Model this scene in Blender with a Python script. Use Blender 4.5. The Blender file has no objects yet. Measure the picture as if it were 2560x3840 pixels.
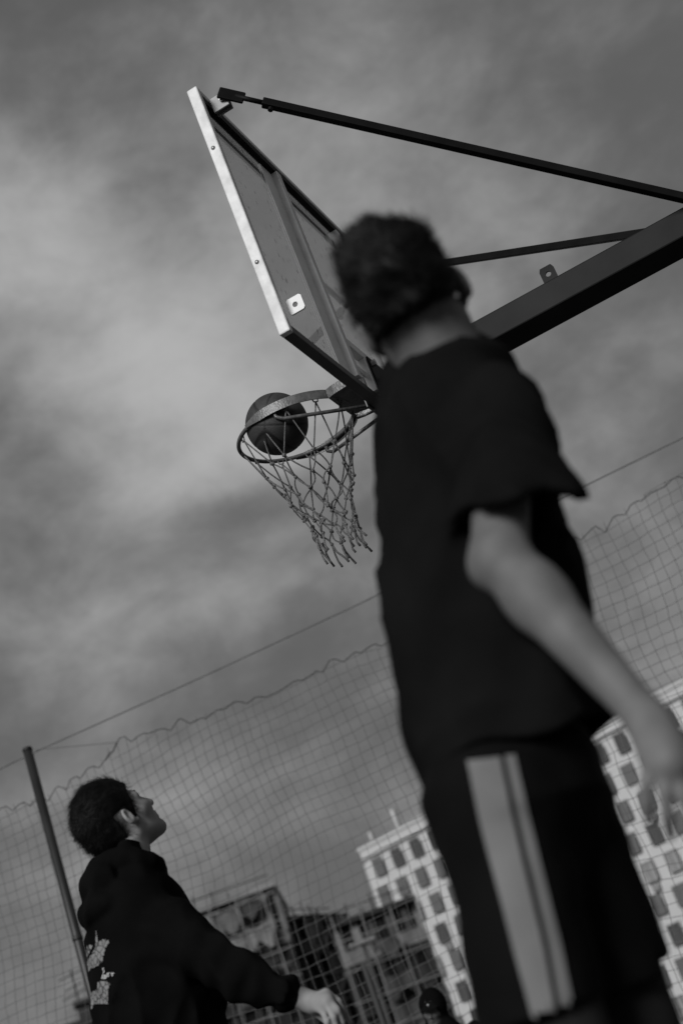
import bpy, bmesh, math, random
import numpy as np
from mathutils import Vector, Matrix
from mathutils.bvhtree import BVHTree
random.seed(7); RNG = np.random.default_rng(7)
R = math.radians
sc = bpy.context.scene
COL = sc.collection

# ------------------------------------------------------------------ camera
FPX, PITCH, ROLL, AZ, CZ = 5600.0, R(22.75), R(20.77), R(17.3), 0.45     # focal length in photo pixels (2560 x 3840)
CAM = np.array([0, 0, CZ])
cF = np.array([0, math.cos(PITCH), math.sin(PITCH)])
cR = np.array([1.0, 0, 0]); cU = np.array([0, -math.sin(PITCH), math.cos(PITCH)])
cX = math.cos(ROLL)*cR - math.sin(ROLL)*cU
cY = math.sin(ROLL)*cR + math.cos(ROLL)*cU
cam = bpy.data.cameras.new('camera'); camo = bpy.data.objects.new('camera', cam); COL.objects.link(camo)
camo.matrix_world = Matrix([[cX[i], cY[i], -cF[i], CAM[i]] for i in range(3)] + [[0, 0, 0, 1]])
cam.sensor_fit = 'VERTICAL'; cam.sensor_height = 36; cam.sensor_width = 24; cam.lens = FPX/3840*36
cam.clip_start = .05; cam.clip_end = 3000
cam.dof.use_dof = True; cam.dof.focus_distance = 5.62; cam.dof.aperture_fstop = 2.6; cam.dof.aperture_blades = 0
sc.camera = camo
sc.view_settings.view_transform = 'Standard'; sc.view_settings.look = 'None'
sc.view_settings.exposure = 0; sc.view_settings.gamma = 1

def ray(x, y):
    v = FPX*cF + (x-1280)*cX - (y-1920)*cY
    return v/np.linalg.norm(v)
def aty(x, y, Y):                       # a pixel taken to the vertical plane y = Y
    r = ray(x, y); return CAM + r*Y/r[1]
def onplane(x, y, P0, N):
    r = ray(x, y); return CAM + r*((np.asarray(P0)-CAM) @ N)/(r @ N)
def polar(az, D, z=0.0):
    return np.array([math.sin(R(az))*D, math.cos(R(az))*D, z])

# ------------------------------------------------------------------ sky and sun (black-and-white photograph: neutral light)
SUN = np.array([-.40, -.80, .42]); SUN /= np.linalg.norm(SUN)
w = bpy.data.worlds.new('World'); sc.world = w; w.use_nodes = True
nt = w.node_tree; nt.nodes.clear()
def N(tree, typ, **k):
    n = tree.nodes.new(typ)
    for a, v in k.items():
        if a.startswith('i_'): n.inputs[int(a[2:])].default_value = v
        else: setattr(n, a, v)
    return n
def mth(tree, op, a, b=None, clamp=False):
    n = tree.nodes.new('ShaderNodeMath'); n.operation = op; n.use_clamp = clamp
    for i, v in enumerate((a, b)):
        if v is None: continue
        if isinstance(v, (int, float)): n.inputs[i].default_value = v
        else: tree.links.new(v, n.inputs[i])
    return n.outputs[0]
sky = N(nt, 'ShaderNodeTexSky', sky_type='NISHITA', sun_disc=False)
sky.sun_elevation = math.asin(SUN[2]); sky.sun_rotation = math.atan2(SUN[0], SUN[1]); sky.dust_density = 3; sky.air_density = 1
bw = N(nt, 'ShaderNodeRGBToBW'); nt.links.new(sky.outputs[0], bw.inputs[0])
tc = N(nt, 'ShaderNodeTexCoord'); sep = N(nt, 'ShaderNodeSeparateXYZ'); nt.links.new(tc.outputs['Generated'], sep.inputs[0])
comb = N(nt, 'ShaderNodeVectorMath', operation='MULTIPLY'); comb.inputs[1].default_value = (1, 1, 1.55); nt.links.new(tc.outputs['Generated'], comb.inputs[0])
def noise(scale, detail, rough, dist, off):
    m = N(nt, 'ShaderNodeMapping'); m.inputs[1].default_value = off; nt.links.new(comb.outputs[0], m.inputs[0])
    t = N(nt, 'ShaderNodeTexNoise'); t.inputs['Scale'].default_value = scale; t.inputs['Detail'].default_value = detail
    t.inputs['Roughness'].default_value = rough; t.inputs['Distortion'].default_value = dist
    nt.links.new(m.outputs[0], t.inputs['Vector']); return t.outputs[0], t.outputs[1]
n1, n1c = noise(4.2, 7, .52, .15, (3.1, 1.7, .4)); n2, _ = noise(12.0, 9, .60, .2, (7.3, 2.2, 1.3)); n3, _ = noise(1.6, 3, .5, 0, (1.3, 9.2, 2.1))
def smooth(v, lo, hi):
    m = N(nt, 'ShaderNodeMapRange', interpolation_type='SMOOTHSTEP'); m.inputs[1].default_value = lo; m.inputs[2].default_value = hi
    nt.links.new(v, m.inputs[0]); return m.outputs[0]
mask = mth(nt, 'ADD', mth(nt, 'MULTIPLY', n1, .36), mth(nt, 'ADD', mth(nt, 'MULTIPLY', n2, .46), mth(nt, 'MULTIPLY', n3, .34)))
# cloud banks of this sky: soft heaps at the directions where they stand, broken up by the same noise
wsub = N(nt, 'ShaderNodeVectorMath', operation='SUBTRACT'); wsub.inputs[1].default_value = (.5, .5, .5); nt.links.new(n1c, wsub.inputs[0])
warp = N(nt, 'ShaderNodeVectorMath', operation='MULTIPLY_ADD'); warp.inputs[1].default_value = (.22, .22, .16); nt.links.new(wsub.outputs[0], warp.inputs[0]); nt.links.new(tc.outputs['Generated'], warp.inputs[2])
def heap(px, py, sx, sz, amp, prev):
    d = ray(px, py)
    m = N(nt, 'ShaderNodeMapping', vector_type='TEXTURE'); m.inputs[1].default_value = tuple(d); m.inputs[3].default_value = (sx, .5, sz)
    nt.links.new(warp.outputs[0], m.inputs[0])
    l = N(nt, 'ShaderNodeVectorMath', operation='DOT_PRODUCT'); nt.links.new(m.outputs[0], l.inputs[0]); nt.links.new(m.outputs[0], l.inputs[1])
    g = mth(nt, 'MULTIPLY', mth(nt, 'POWER', 2.718, mth(nt, 'MULTIPLY', l.outputs['Value'], -1.0)), amp)
    return g if prev is None else mth(nt, 'ADD', prev, g)
h = None
for a in [(60, 900, .10, .07, .15), (600, 1450, .12, .06, .27), (250, 1250, .13, .07, .10), (280, 1800, .14, .05, .14), (620, 2060, .10, .035, -.06), (250, 2400, .11, .045, .12), (700, 2280, .10, .035, .10), (1000, 2150, .08, .03, .08), (1800, 660, .16, .06, .05), (1250, 300, .14, .06, .02), (680, 100, .1, .05, .07), (2450, 80, .14, .08, -.16), (80, 60, .1, .07, -.08), (560, 3010, .08, .03, .14), (900, 1000, .13, .06, .04), (2450, 2150, .05, .06, .12), (1800, 1150, .12, .05, .05)]:
    h = heap(*a, h)
mask = mth(nt, 'ADD', mask, h)
cl = smooth(mask, .46, 1.04)
lum = mth(nt, 'ADD', mth(nt, 'MULTIPLY', mth(nt, 'MINIMUM', bw.outputs[0], 6.0), .008), mth(nt, 'ADD', mth(nt, 'MULTIPLY', cl, .33), .100))
cc = N(nt, 'ShaderNodeCombineColor')
for i in range(3): nt.links.new(lum, cc.inputs[i])
bg = N(nt, 'ShaderNodeBackground'); bg.inputs[1].default_value = 1.0; nt.links.new(cc.outputs[0], bg.inputs[0])
wo = N(nt, 'ShaderNodeOutputWorld'); nt.links.new(bg.outputs[0], wo.inputs[0])
sl = bpy.data.lights.new('sun', 'SUN'); sl.energy = 3.0; sl.angle = R(20); sl.color = (1, 1, 1)
so = bpy.data.objects.new('sun', sl); COL.objects.link(so); so.rotation_euler = Vector(SUN).to_track_quat('Z', 'Y').to_euler()

# ------------------------------------------------------------------ materials
MATS = {}
def mat(name, c, rough=.6, var=.15, scale=8, bump=0., bscale=60, metal=0., spec=.5, detail=6, sheen=0., coat=0.):
    if name in MATS: return MATS[name]
    m = bpy.data.materials.new(name); m.use_nodes = True; t = m.node_tree; b = t.nodes['Principled BSDF']
    tcn = t.nodes.new('ShaderNodeTexCoord'); nz = t.nodes.new('ShaderNodeTexNoise'); nz.inputs['Scale'].default_value = scale; nz.inputs['Detail'].default_value = detail
    t.links.new(tcn.outputs['Object'], nz.inputs['Vector'])
    mr = t.nodes.new('ShaderNodeMapRange'); mr.inputs[1].default_value = .3; mr.inputs[2].default_value = .7
    mr.inputs[3].default_value = c*(1-var); mr.inputs[4].default_value = c*(1+var); t.links.new(nz.outputs[0], mr.inputs[0])
    cn = t.nodes.new('ShaderNodeCombineColor')
    for i in range(3): t.links.new(mr.outputs[0], cn.inputs[i])
    t.links.new(cn.outputs[0], b.inputs['Base Color'])
    b.inputs['Roughness'].default_value = rough; b.inputs['Metallic'].default_value = metal; b.inputs['Specular IOR Level'].default_value = spec
    b.inputs['Sheen Weight'].default_value = sheen; b.inputs['Coat Weight'].default_value = coat
    if bump:
        n2_ = t.nodes.new('ShaderNodeTexNoise'); n2_.inputs['Scale'].default_value = bscale; n2_.inputs['Detail'].default_value = 4
        t.links.new(tcn.outputs['Object'], n2_.inputs['Vector'])
        bp = t.nodes.new('ShaderNodeBump'); bp.inputs['Strength'].default_value = bump; bp.inputs['Distance'].default_value = .004
        t.links.new(n2_.outputs[0], bp.inputs['Height']); t.links.new(bp.outputs[0], b.inputs['Normal'])
    MATS[name] = m; return m
mat('asphalt', .035, .9, .25, 3, .6, 90); mat('court', .05, .85, .2, 2, .5, 80); mat('line_paint', .6, .7, .1)
mat('white_paint', .66, .5, .16, 22, .2, 120, spec=.4)
mat('steel_dark', .009, .55, .45, 5, .05, 40, spec=.10); mat('steel_black', .006, .55, .4, 10, .1, 60, spec=.10); mat('rim_paint', .085, .38, .45, 30, .45, 110)
mat('galv', .32, .35, .2, 30, .2, 150, metal=.6); mat('cord', .12, .85, .7, 260, .8, 500); mat('fence_cord', .10, .8, .2); mat('post_paint', .014, .5, .3, 4, .2, 60)
mat('frame_grey', .70, .6, .12, 12, .15, 120); mat('stiff', .78, .6, .08, 12, .15, 120); mat('line_back', .30, .6, .1); mat('lug_grey', .22, .4, .2, 20); mat('bar_dark', .05, .5, .3, 8, .2, 60)
mat('skin', .125, .6, .25, 15, .06, 300, spec=.22); mat('skin_dim', .25, .6, .15, 16, .05, 300, spec=.22); mat('skin_dark', .07, .5, .1, 14, spec=.3)
mat('shirt', .0068, .95, .25, 9, .3, 500, spec=.03); mat('hoodie', .0042, .95, .25, 9, .3, 400, spec=.03)
mat('shorts', .0040, .8, .2, 9, .2, 500, spec=.06); mat('stripe', .165, .8, .08, 12, .15, 400, spec=.2)
mat('hair', .0055, .6, .5, 40, 0, 200, spec=.16); mat('shoe', .05, .6); mat('trousers', .01, .9); mat('sole', .4, .6); mat('sock', .45, .9)
mat('tower_white', .42, .7, .06, .15, .1, 3); mat('tower_frame', .07, .5); mat('pane', .11, .25, .3, .3, spec=.6)
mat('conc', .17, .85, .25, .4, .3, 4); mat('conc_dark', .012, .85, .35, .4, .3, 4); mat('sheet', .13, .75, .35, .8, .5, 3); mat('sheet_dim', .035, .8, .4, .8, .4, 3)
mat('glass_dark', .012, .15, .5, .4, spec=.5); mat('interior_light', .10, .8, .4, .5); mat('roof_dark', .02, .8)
mat('pane_dark', .055, .2, .4, .5); mat('pane_blind', .20, .6, .3, .8); mat('lamp_lens', .20, .2, .05); mat('earth', .05, .95); mat('leg_dark', .014, .8, .2, 9, .1, 200, spec=.1); mat('emblem', .40, .5)

def mat_ball():
    m = mat('ball', .028, .62, .25, 30, .0); t = m.node_tree; b = t.nodes['Principled BSDF']
    at = t.nodes.new('ShaderNodeAttribute'); at.attribute_name = 'seam'
    mx = t.nodes.new('ShaderNodeMix'); mx.data_type = 'RGBA'; mx.inputs[7].default_value = (.003, .003, .003, 1)
    src = b.inputs['Base Color'].links[0].from_socket
    t.links.new(src, mx.inputs[6]); t.links.new(at.outputs['Fac'], mx.inputs[0]); t.links.new(mx.outputs[2], b.inputs['Base Color'])
    tcn = t.nodes.new('ShaderNodeTexCoord'); v = t.nodes.new('ShaderNodeTexVoronoi'); v.inputs['Scale'].default_value = 330; t.links.new(tcn.outputs['Object'], v.inputs['Vector'])
    bp = t.nodes.new('ShaderNodeBump'); bp.inputs['Strength'].default_value = .7; bp.inputs['Distance'].default_value = .0012; bp.invert = True
    t.links.new(v.outputs[0], bp.inputs['Height']); t.links.new(bp.outputs[0], b.inputs['Normal'])
    return m
def mat_panel():                        # clear, dusty, rain-spotted board panel
    m = bpy.data.materials.new('panel'); m.use_nodes = True; t = m.node_tree; t.nodes.clear(); MATS['panel'] = m
    out = t.nodes.new('ShaderNodeOutputMaterial'); tr = t.nodes.new('ShaderNodeBsdfTransparent'); tr.inputs[0].default_value = (.97, .97, .97, 1)
    df = t.nodes.new('ShaderNodeBsdfDiffuse'); gl = t.nodes.new('ShaderNodeBsdfGlossy'); gl.inputs['Roughness'].default_value = .03
    tl = t.nodes.new('ShaderNodeBsdfTranslucent'); tl.inputs[0].default_value = (.85, .85, .85, 1); df.inputs[0].default_value = (.85, .85, .85, 1)
    tcn = t.nodes.new('ShaderNodeTexCoord')
    mp = t.nodes.new('ShaderNodeMapping'); mp.inputs[3].default_value = (34, 34, 15); t.links.new(tcn.outputs['Object'], mp.inputs[0])
    v = t.nodes.new('ShaderNodeTexVoronoi'); v.inputs['Scale'].default_value = 1; t.links.new(mp.outputs[0], v.inputs['Vector'])
    nz = t.nodes.new('ShaderNodeTexNoise'); nz.inputs['Scale'].default_value = 6; nz.inputs['Detail'].default_value = 6; t.links.new(tcn.outputs['Object'], nz.inputs['Vector'])
    nz2 = t.nodes.new('ShaderNodeTexNoise'); nz2.inputs['Scale'].default_value = 22; t.links.new(tcn.outputs['Object'], nz2.inputs['Vector'])
    spot = mth(t, 'MULTIPLY', mth(t, 'LESS_THAN', v.outputs[0], .17), mth(t, 'GREATER_THAN', nz2.outputs[0], .5))
    a1 = t.nodes.new('ShaderNodeMixShader'); a1.inputs[0].default_value = .7; t.links.new(df.outputs[0], a1.inputs[1]); t.links.new(tl.outputs[0], a1.inputs[2])
    dirt = mth(t, 'ADD', mth(t, 'MULTIPLY', nz.outputs[0], .18), .26)
    a2 = t.nodes.new('ShaderNodeMixShader'); t.links.new(dirt, a2.inputs[0]); t.links.new(tr.outputs[0], a2.inputs[1]); t.links.new(a1.outputs[0], a2.inputs[2])
    dk = t.nodes.new('ShaderNodeBsdfDiffuse'); dk.inputs[0].default_value = (.05, .05, .05, 1)
    a3 = t.nodes.new('ShaderNodeMixShader'); t.links.new(mth(t, 'MULTIPLY', spot, .75), a3.inputs[0]); t.links.new(a2.outputs[0], a3.inputs[1]); t.links.new(dk.outputs[0], a3.inputs[2])
    fr = t.nodes.new('ShaderNodeFresnel'); fr.inputs[0].default_value = 1.45
    a4 = t.nodes.new('ShaderNodeMixShader'); t.links.new(mth(t, 'MULTIPLY', fr.outputs[0], .55), a4.inputs[0]); t.links.new(a3.outputs[0], a4.inputs[1]); t.links.new(gl.outputs[0], a4.inputs[2])
    t.links.new(a4.outputs[0], out.inputs[0]); return m
def mat_print():                        # pale print of abstract line work on the hoodie's back
    m = mat('print', .2, .8, .1); t = m.node_tree; b = t.nodes['Principled BSDF']
    tcn = t.nodes.new('ShaderNodeTexCoord'); v = t.nodes.new('ShaderNodeTexVoronoi'); v.feature = 'DISTANCE_TO_EDGE'; v.inputs['Scale'].default_value = 62
    t.links.new(tcn.outputs['Object'], v.inputs['Vector'])
    mr = t.nodes.new('ShaderNodeMapRange'); mr.inputs[1].default_value = .02; mr.inputs[2].default_value = .11; mr.inputs[3].default_value = .012; mr.inputs[4].default_value = .17
    t.links.new(v.outputs[0], mr.inputs[0]); c = t.nodes.new('ShaderNodeCombineColor')
    for i in range(3): t.links.new(mr.outputs[0], c.inputs[i])
    t.links.new(c.outputs[0], b.inputs['Base Color']); return m
mat_ball(); mat_panel(); mat_print()

# ------------------------------------------------------------------ object helpers
def tag(o, label=None, cat=None, group=None, kind=None):
    for k, v in (('label', label), ('category', cat), ('group', group), ('kind', kind)):
        if v: o[k] = v
    return o
def empty(name, loc, label, cat, group=None):
    o = bpy.data.objects.new(name, None); COL.objects.link(o); o.location = loc; o.empty_display_size = .1
    return tag(o, label, cat, group)
def link(name, me, m, parent=None, smooth_=False):
    if m and not me.materials: me.materials.append(MATS[m])
    o = bpy.data.objects.new(name, me); COL.objects.link(o)
    if smooth_: me.polygons.foreach_set('use_smooth', [True]*len(me.polygons))
    if parent is not None:
        o.parent = parent; o.matrix_parent_inverse = parent_inv(parent)
    return o
def world_loc(p):
    v = Vector((0, 0, 0))
    while p is not None: v = v + p.location; p = p.parent
    return v
def parent_inv(p): return Matrix.Translation(-ROOTLOC.get(p.name, Vector((0, 0, 0))))
ROOTLOC = {}
def thing(name, loc, label, cat, group=None):
    o = empty(name, loc, label, cat, group); ROOTLOC[o.name] = Vector(loc); return o
class MB:
    def __init__(s): s.v = []; s.f = []
    def add(s, v, f):
        k = len(s.v); s.v += [tuple(map(float, a)) for a in v]; s.f += [tuple(k+i for i in g) for g in f]; return s
    def obox(s, c, ax, ay, az, bevel=0):          # centre and three half-axis vectors
        c, ax, ay, az = map(np.asarray, (c, ax, ay, az))
        V = [c+i*ax+j*ay+k*az for i in (-1, 1) for j in (-1, 1) for k in (-1, 1)]
        return s.add(V, [(0, 1, 3, 2), (4, 6, 7, 5), (0, 4, 5, 1), (2, 3, 7, 6), (0, 2, 6, 4), (1, 5, 7, 3)])
    def box(s, x0, x1, y0, y1, z0, z1):
        return s.obox(((x0+x1)/2, (y0+y1)/2, (z0+z1)/2), ((x1-x0)/2, 0, 0), (0, (y1-y0)/2, 0), (0, 0, (z1-z0)/2))
    def tube(s, P, r, seg=8, closed=False, cap=True):
        P = [np.asarray(p, float) for p in P]; n = len(P); rr = r if hasattr(r, '__len__') else [r]*n
        V = []; u = None
        for i in range(n):
            a = P[(i-1) % n] if (closed or i > 0) else P[i]; b = P[(i+1) % n] if (closed or i < n-1) else P[i]
            t = b-a; t = t/(np.linalg.norm(t)+1e-12)
            if u is None: u = np.cross(t, [0, 0, 1.] if abs(t[2]) < .9 else [1., 0, 0])
            u = u - t*(u @ t); u = u/(np.linalg.norm(u)+1e-12); w_ = np.cross(t, u)
            V += [P[i] + rr[i]*(math.cos(2*math.pi*k/seg)*u + math.sin(2*math.pi*k/seg)*w_) for k in range(seg)]
        Fc = []
        for i in range(n if closed else n-1):
            j = (i+1) % n
            Fc += [(i*seg+k, i*seg+(k+1) % seg, j*seg+(k+1) % seg, j*seg+k) for k in range(seg)]
        if cap and not closed: Fc += [tuple(range(seg))[::-1], tuple((n-1)*seg+k for k in range(seg))]
        return s.add(V, Fc)
    def mesh(s, name):
        me = bpy.data.meshes.new(name); me.from_pydata(s.v, [], s.f); me.update(); return me
    def build(s, name, m, parent=None, smooth_=False, bevel=0):
        me = s.mesh(name)
        if bevel:
            bm = bmesh.new(); bm.from_mesh(me); bmesh.ops.bevel(bm, geom=bm.edges[:], offset=bevel, segments=2, affect='EDGES', profile=.5); bm.to_mesh(me); bm.free()
        return link(name, me, m, parent, smooth_)

# ------------------------------------------------------------------ implicit surfaces for people
def smin(a, b, k):
    h_ = np.clip(.5+.5*(b-a)/k, 0, 1); return b*(1-h_)+a*h_ - k*h_*(1-h_)
def smax(a, b, k): return -smin(-a, -b, k)
def cone(p, a, b, ra, rb):
    a = np.asarray(a); b = np.asarray(b); ba = b-a; t = np.clip(((p-a) @ ba)/(ba @ ba), 0, 1)
    return np.linalg.norm(p-a-t[:, None]*ba, axis=1) - (ra+(rb-ra)*t)
def ell(p, c, r, M=None):
    q = p-np.asarray(c)
    if M is not None: q = q @ M
    r = np.asarray(r); k0 = np.linalg.norm(q/r, axis=1); k1 = np.linalg.norm(q/(r*r), axis=1)
    return k0*(k0-1)/np.maximum(k1, 1e-9)
def wob(p, s, seed):
    r_ = np.random.default_rng(seed); o = 0
    for i in range(5):
        d_ = r_.normal(size=3); d_ /= np.linalg.norm(d_); o = o+np.sin(p @ (d_*s*(1+.35*i))+r_.uniform(0, 6.28)+1.3*np.sin(p @ np.roll(d_, 1)*s*.6))
    return o/5
def nets(fn, lo, hi, h):
    lo = np.asarray(lo, float); hi = np.asarray(hi, float); B = 8
    nb = np.ceil((hi-lo)/(h*B)).astype(int); n_ = nb*B+1
    g = [lo[i]+h*(np.arange(nb[i])*B+B/2) for i in range(3)]
    cen = np.stack(np.meshgrid(*g, indexing='ij'), -1).reshape(-1, 3)
    dc = fn(cen).reshape(nb)
    act = np.abs(dc) < h*B*1.25
    val = np.repeat(np.repeat(np.repeat(np.where(dc > 0, 1., -1.), B, 0), B, 1), B, 2).astype(np.float32)
    val = np.pad(val, ((0, 1),)*3, mode='edge')
    loc = np.stack(np.meshgrid(*[np.arange(B+1)]*3, indexing='ij'), -1).reshape(-1, 3)
    idx = np.argwhere(act)
    for c0 in range(0, len(idx), 400):
        ii = (idx[c0:c0+400, None, :]*B+loc[None]).reshape(-1, 3)
        val[ii[:, 0], ii[:, 1], ii[:, 2]] = fn(lo+h*ii)
    neg = val < 0
    cnt = np.zeros(n_-1, np.int8)
    for a in (0, 1):
        for b in (0, 1):
            for c in (0, 1): cnt += neg[a:n_[0]-1+a, b:n_[1]-1+b, c:n_[2]-1+c]
    cell = np.argwhere((cnt > 0) & (cnt < 8))
    vid = -np.ones(n_-1, np.int64); vid[cell[:, 0], cell[:, 1], cell[:, 2]] = np.arange(len(cell))
    acc = np.zeros((len(cell), 3)); num = np.zeros(len(cell))
    cor = [(a, b, c) for a in (0, 1) for b in (0, 1) for c in (0, 1)]
    for a in cor:
        for ax in range(3):
            if a[ax]: continue
            b = list(a); b[ax] = 1
            va = val[cell[:, 0]+a[0], cell[:, 1]+a[1], cell[:, 2]+a[2]]; vb = val[cell[:, 0]+b[0], cell[:, 1]+b[1], cell[:, 2]+b[2]]
            m_ = (va < 0) != (vb < 0); t = np.where(m_, va/np.where(m_, va-vb, 1), 0)
            q = np.tile(np.array(a, float), (len(cell), 1)); q[:, ax] += t
            acc[m_] += q[m_]; num[m_] += 1
    V = lo+h*(cell+acc/num[:, None])
    Fs = []
    for ax in range(3):
        u, v = (ax+1) % 3, (ax+2) % 3
        s0 = [slice(None)]*3; s1 = [slice(None)]*3; s0[ax] = slice(0, -1); s1[ax] = slice(1, None)
        e = np.argwhere(neg[tuple(s0)] != neg[tuple(s1)])
        e = e[(e[:, u] > 0) & (e[:, v] > 0) & (e[:, u] < n_[u]-1) & (e[:, v] < n_[v]-1)]
        def cid(du, dv):
            c = e.copy(); c[:, u] -= du; c[:, v] -= dv; return vid[c[:, 0], c[:, 1], c[:, 2]]
        q = np.stack([cid(1, 1), cid(0, 1), cid(0, 0), cid(1, 0)], 1)
        fl = ~neg[e[:, 0], e[:, 1], e[:, 2]]
        q[fl] = q[fl][:, ::-1]; Fs.append(q)
    Fs = np.concatenate(Fs)
    Fs = Fs[(Fs >= 0).all(1)]
    # two rounds of neighbour smoothing
    for _ in range(2):
        sm = np.zeros_like(V); k = np.zeros(len(V))
        for i in range(4):
            a, b = Fs[:, i], Fs[:, (i+1) % 4]
            np.add.at(sm, a, V[b]); np.add.at(k, a, 1); np.add.at(sm, b, V[a]); np.add.at(k, b, 1)
        V = V*.5+.5*sm/np.maximum(k, 1)[:, None]
    return V, Fs
def npmesh(name, V, Fq):
    me = bpy.data.meshes.new(name); nv, nf = len(V), len(Fq)
    me.vertices.add(nv); me.vertices.foreach_set('co', np.asarray(V, np.float32).ravel())
    me.loops.add(nf*4); me.loops.foreach_set('vertex_index', np.asarray(Fq, np.int32).ravel())
    me.polygons.add(nf); me.polygons.foreach_set('loop_start', np.arange(0, nf*4, 4, dtype=np.int32)); me.polygons.foreach_set('loop_total', np.full(nf, 4, np.int32))
    me.update(calc_edges=True); me.validate(); return me
def sdf_obj(name, fn, lo, hi, h, m, parent):
    V, Fq = nets(fn, lo, hi, h); me = npmesh(name, V, Fq); o = link(name, me, m, parent, True); return o, V, Fq
def frame(az, el, roll=0):               # columns: right, forward, up
    f = np.array([math.sin(R(az))*math.cos(R(el)), math.cos(R(az))*math.cos(R(el)), math.sin(R(el))])
    r_ = np.array([math.cos(R(az)), -math.sin(R(az)), 0]); u = np.cross(r_, f)
    c, s = math.cos(R(roll)), math.sin(R(roll))
    return np.stack([r_*c+u*s, f, u*c-r_*s], 1)
def head_sdf(p, O, M):
    q = (p-O) @ M; ax = np.abs(q[:, 0]); qs = q.copy(); qs[:, 0] = ax
    d = ell(q, (0, -.014, .036), (.074, .096, .088))
    d = smin(d, ell(q, (0, .035, -.026), (.060, .066, .084)), .03)
    d = smin(d, cone(q, (0, .03, -.072), (0, .074, -.098), .036, .020), .03)
    d = smin(d, cone(qs, (.052, -.004, -.050), (.018, .074, -.097), .018, .016), .025)
    d = smin(d, cone(qs, (.034, .074, -.022), (.05, .05, -.02), .018, .02), .025)
    d = smin(d, cone(qs, (.012, .088, .026), (.046, .072, .022), .011, .010), .016)
    d = smax(d, -ell(qs, (.031, .104, .004), (.019, .018, .013)), .010)
    d = smin(d, np.linalg.norm(qs-np.array([.031, .074, .004]), axis=1)-.0125, .004)
    d = smin(d, cone(q, (0, .092, .014), (0, .118, -.030), .0085, .0120), .010)
    d = smin(d, np.linalg.norm(qs-np.array([.012, .100, -.036]), axis=1)-.009, .008)
    d = smin(d, cone(qs, (0, .103, -.058), (.020, .088, -.062), .0085, .005), .006)
    d = smin(d, cone(qs, (0, .100, -.073), (.018, .088, -.068), .0090, .005), .006)
    d = smin(d, ell(q, (0, .084, -.100), (.020, .016, .016)), .014)
    # ears: a rim, a hollow and a lobe, tilted back
    Me = np.array([[.93, .37, 0], [-.37, .93, 0], [0, 0, 1.]]).T
    e = ell(qs, (.085, -.015, -.004), (.010, .019, .030), Me)
    e = smax(e, -ell(qs, (.096, -.011, .002), (.013, .011, .020), Me), .004)
    e = smin(e, np.linalg.norm(qs-np.array([.074, .004, -.030]), axis=1)-.010, .010)
    return smin(d, e, .008)
def hair_sdf(p, O, M, thick=.018, front=.052, seed=1, sharp=.004, top=.0, nape=-.062, tuft=.010):
    q = (p-O) @ M; ax = np.abs(q[:, 0])
    c = ell(q, (0, -.016, .036), (.074+thick*.30, .094+thick, .088+thick+top))
    back = ell(q, (0, -.035, -.015), (.066, .070+thick*.5, .070))
    c = smin(c, back, .03)
    c = c - tuft*wob(q*np.array([1, .5, .7]), 45, seed)*.5*np.clip((q[:, 2]+.03)/.1, .15, 1) - tuft*.35*wob(q*np.array([1, .35, .5]), 150, seed+5)
    # hair line: face, ears and neck left free
    zc = np.where(q[:, 1] > .0, np.interp(q[:, 1], [0, .02, .035, .05, .07, .12], [-.028, -.026, .005, .040, .058, .066]), np.interp(q[:, 1], [-.14, -.06, -.03, -.014, 0], [nape, nape, nape+.012, -.012, .026]))
    zc = np.where((q[:, 1] > -.046) & (q[:, 1] < .008) & (ax > .045), np.maximum(zc, .026), zc)
    side = np.where(ax > .055, 0, 0)
    return smax(c, zc+side-q[:, 2], .010)
def strands(O, M, fn, V, n, ln, wd, seed, lift=.35, flow=(0, -1, -.4)):
    """thin tapering hair blades rooted on the hair surface"""
    r_ = np.random.default_rng(seed); pick = V[r_.integers(0, len(V), n)]
    eps = .003; g = np.stack([fn(pick+np.eye(3)[i]*eps)-fn(pick-np.eye(3)[i]*eps) for i in range(3)], 1); g /= np.linalg.norm(g, axis=1)[:, None]+1e-9
    fl = np.tile(M @ np.asarray(flow, float), (n, 1)) + .28*r_.normal(size=(n, 3)) + .5*np.stack([wob(pick, 40, seed+40+i) for i in range(3)], 1); fl -= g*(fl*g).sum(1)[:, None]; fl /= np.linalg.norm(fl, axis=1)[:, None]
    L = ln*r_.uniform(.5, 1.3, n)[:, None]; s = np.cross(g, fl); li = lift*r_.uniform(.2, 1.2, n)[:, None]
    p0 = pick-g*.003; p1 = p0+L*.5*(fl+li*g*1.2); p2 = p1+L*.5*(fl+li*g*.5+.10*r_.normal(size=(n, 3)))
    W = wd*s
    VV = np.stack([p0-W, p0+W, p1+W*.8, p1-W*.8, p2+W*.15, p2-W*.15], 1).reshape(-1, 3)
    k = np.arange(n)[:, None]*6
    FF = np.concatenate([k+np.array([0, 1, 2, 3]), k+np.array([3, 2, 4, 5])])
    return VV, FF
def hair_obj(parent, O, M, h, n, ln, seed, lift=.35, flow=(0, -1, -.4), wd=.0011, **kw):
    fn = lambda p: hair_sdf(p, O, M, seed=seed, **kw)
    V, Fq = nets(fn, O-.2, O+.2, h); VV, FF = strands(O, M, fn, V, n, ln, wd, seed, lift, flow)
    return link('hair', npmesh('hair', np.concatenate([V, VV]), np.concatenate([Fq, FF+len(V)])), 'hair', parent, True)
def finger(p, pts, r0, r1):
    d = None; n = len(pts)-1
    for i in range(n):
        a = r0+(r1-r0)*i/n; b = r0+(r1-r0)*(i+1)/n; e = cone(p, pts[i], pts[i+1], a, b); d = e if d is None else smin(d, e, .004)
    return d
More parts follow.
